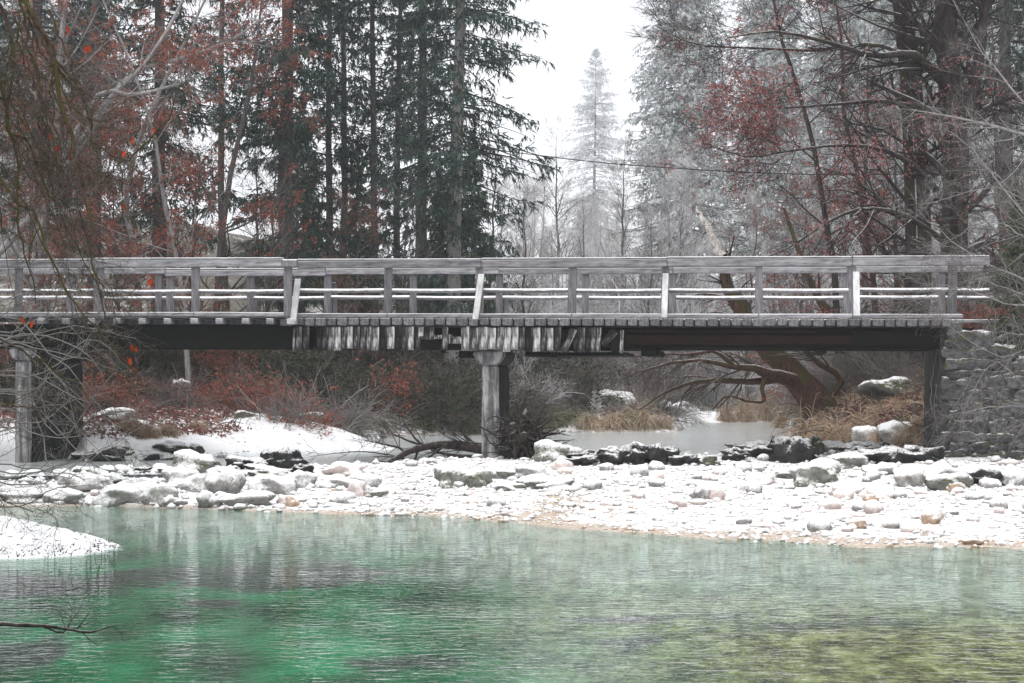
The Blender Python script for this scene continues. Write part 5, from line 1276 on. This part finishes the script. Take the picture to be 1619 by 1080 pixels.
for i in range(80):
    rq = random.Random(i + 500); a = rq.uniform(1478, 1640); y0 = rq.uniform(490, 640); d_ = 33.6
    cr.append(poly([(W(a, y0, d_), .008), (W(a + rq.uniform(-22, 22), y0 + 45, d_ - .15), .007), (W(a + rq.uniform(-30, 26), y0 + 95, d_ - .2), .005), (W(a + rq.uniform(-34, 34), min(y0 + rq.uniform(120, 190), 738), d_ - .1), .003)], 12, np.random.default_rng(i), .012))
bare_tree('creeper', 'bare pale creeper stems hanging down the stone abutment', 'creeper', cr, 98, rmin=.003, lv=[(6, .1, 1, .5, .6, 5, -.2, .6), (4, .1, 1, .22, .7, 4, 0, .7)], bark='twig_grey', twig='twig_brown', loc=tuple(W(1540, 500, 34)))
# dead branch lying in the pool at the left
sb = [poly([(W(-40, 990, 13.6), .02), (W(30, 988, 13.5), .016), (W(90, 992, 13.3), .012), (W(140, 1000, 13.1), .008), (W(184, 989, 13.3), .004)], 14, rh, .004),
      poly([(W(60, 988, 13.5), .01), (W(100, 1000, 13.2), .008), (W(114, 970, 13.4), .006), (W(106, 940, 13.6), .003)], 10, rh, .003)]
bare_tree('dead_branch', 'thin dead branch lying half submerged in the green pool', 'branch', sb, 99, rmin=.0015, lv=[(5, .2, 1, .3, .7, 5, .1, .5), (2, .2, 1, .1, .7, 4, 0, .5)], bark='driftwood', twig='driftwood', loc=tuple(W(0, 990, 13.6)))
# dark grass along the waterline of the near snowy bank
Xn, Yn, Zn = nbk
rs = np.random.default_rng(4)
sel = np.where((Zn.ravel() > .0) & (Zn.ravel() < .09))[0]
sel = rs.choice(sel, min(900, len(sel)), replace=False); C = np.stack([Xn.ravel()[sel], Yn.ravel()[sel], Zn.ravel()[sel]], -1)
D = norm(rs.normal(size=C.shape) * .6 + np.array([.3, -.4, .5]))
sel2 = np.where(Zn.ravel() > .1)[0]; sel2 = rs.choice(sel2, 620, replace=False); C2 = np.stack([Xn.ravel()[sel2], Yn.ravel()[sel2], Zn.ravel()[sel2]], -1)
D2 = norm(rs.normal(size=C2.shape) * .4 + np.array([.6, -.4, -.05]))
tag(link('grass', mesh_np('grass', *cat_geo([blades(C, D, rs.uniform(.02, .085, len(C)), .016, rs), blades(C2, D2, rs.uniform(.03, .11, len(C2)), .014, rs)]), M['grass_dark'], False)), kind='stuff')

# ------------------------------------------------------------------ the air
bm = bmesh.new(); bmesh.ops.create_cube(bm, size=1)
for v in bm.verts: v.co = Vector((v.co.x * 420, 108 + v.co.y * 376, 32 + v.co.z * 70))
me = bpy.data.meshes.new('haze'); bm.to_mesh(me); bm.free()
m, t = new_mat('pale_mist'); pv = N(t, 'ShaderNodeVolumePrincipled', {'Color': HAZE_COLOR, 'Density': HAZE_DENSITY, 'Anisotropy': .45}); o_ = N(t, 'ShaderNodeOutputMaterial'); t.links.new(pv.outputs[0], o_.inputs['Volume'])
me.materials.append(m); hz = link('haze', me); tag(hz, kind='stuff')
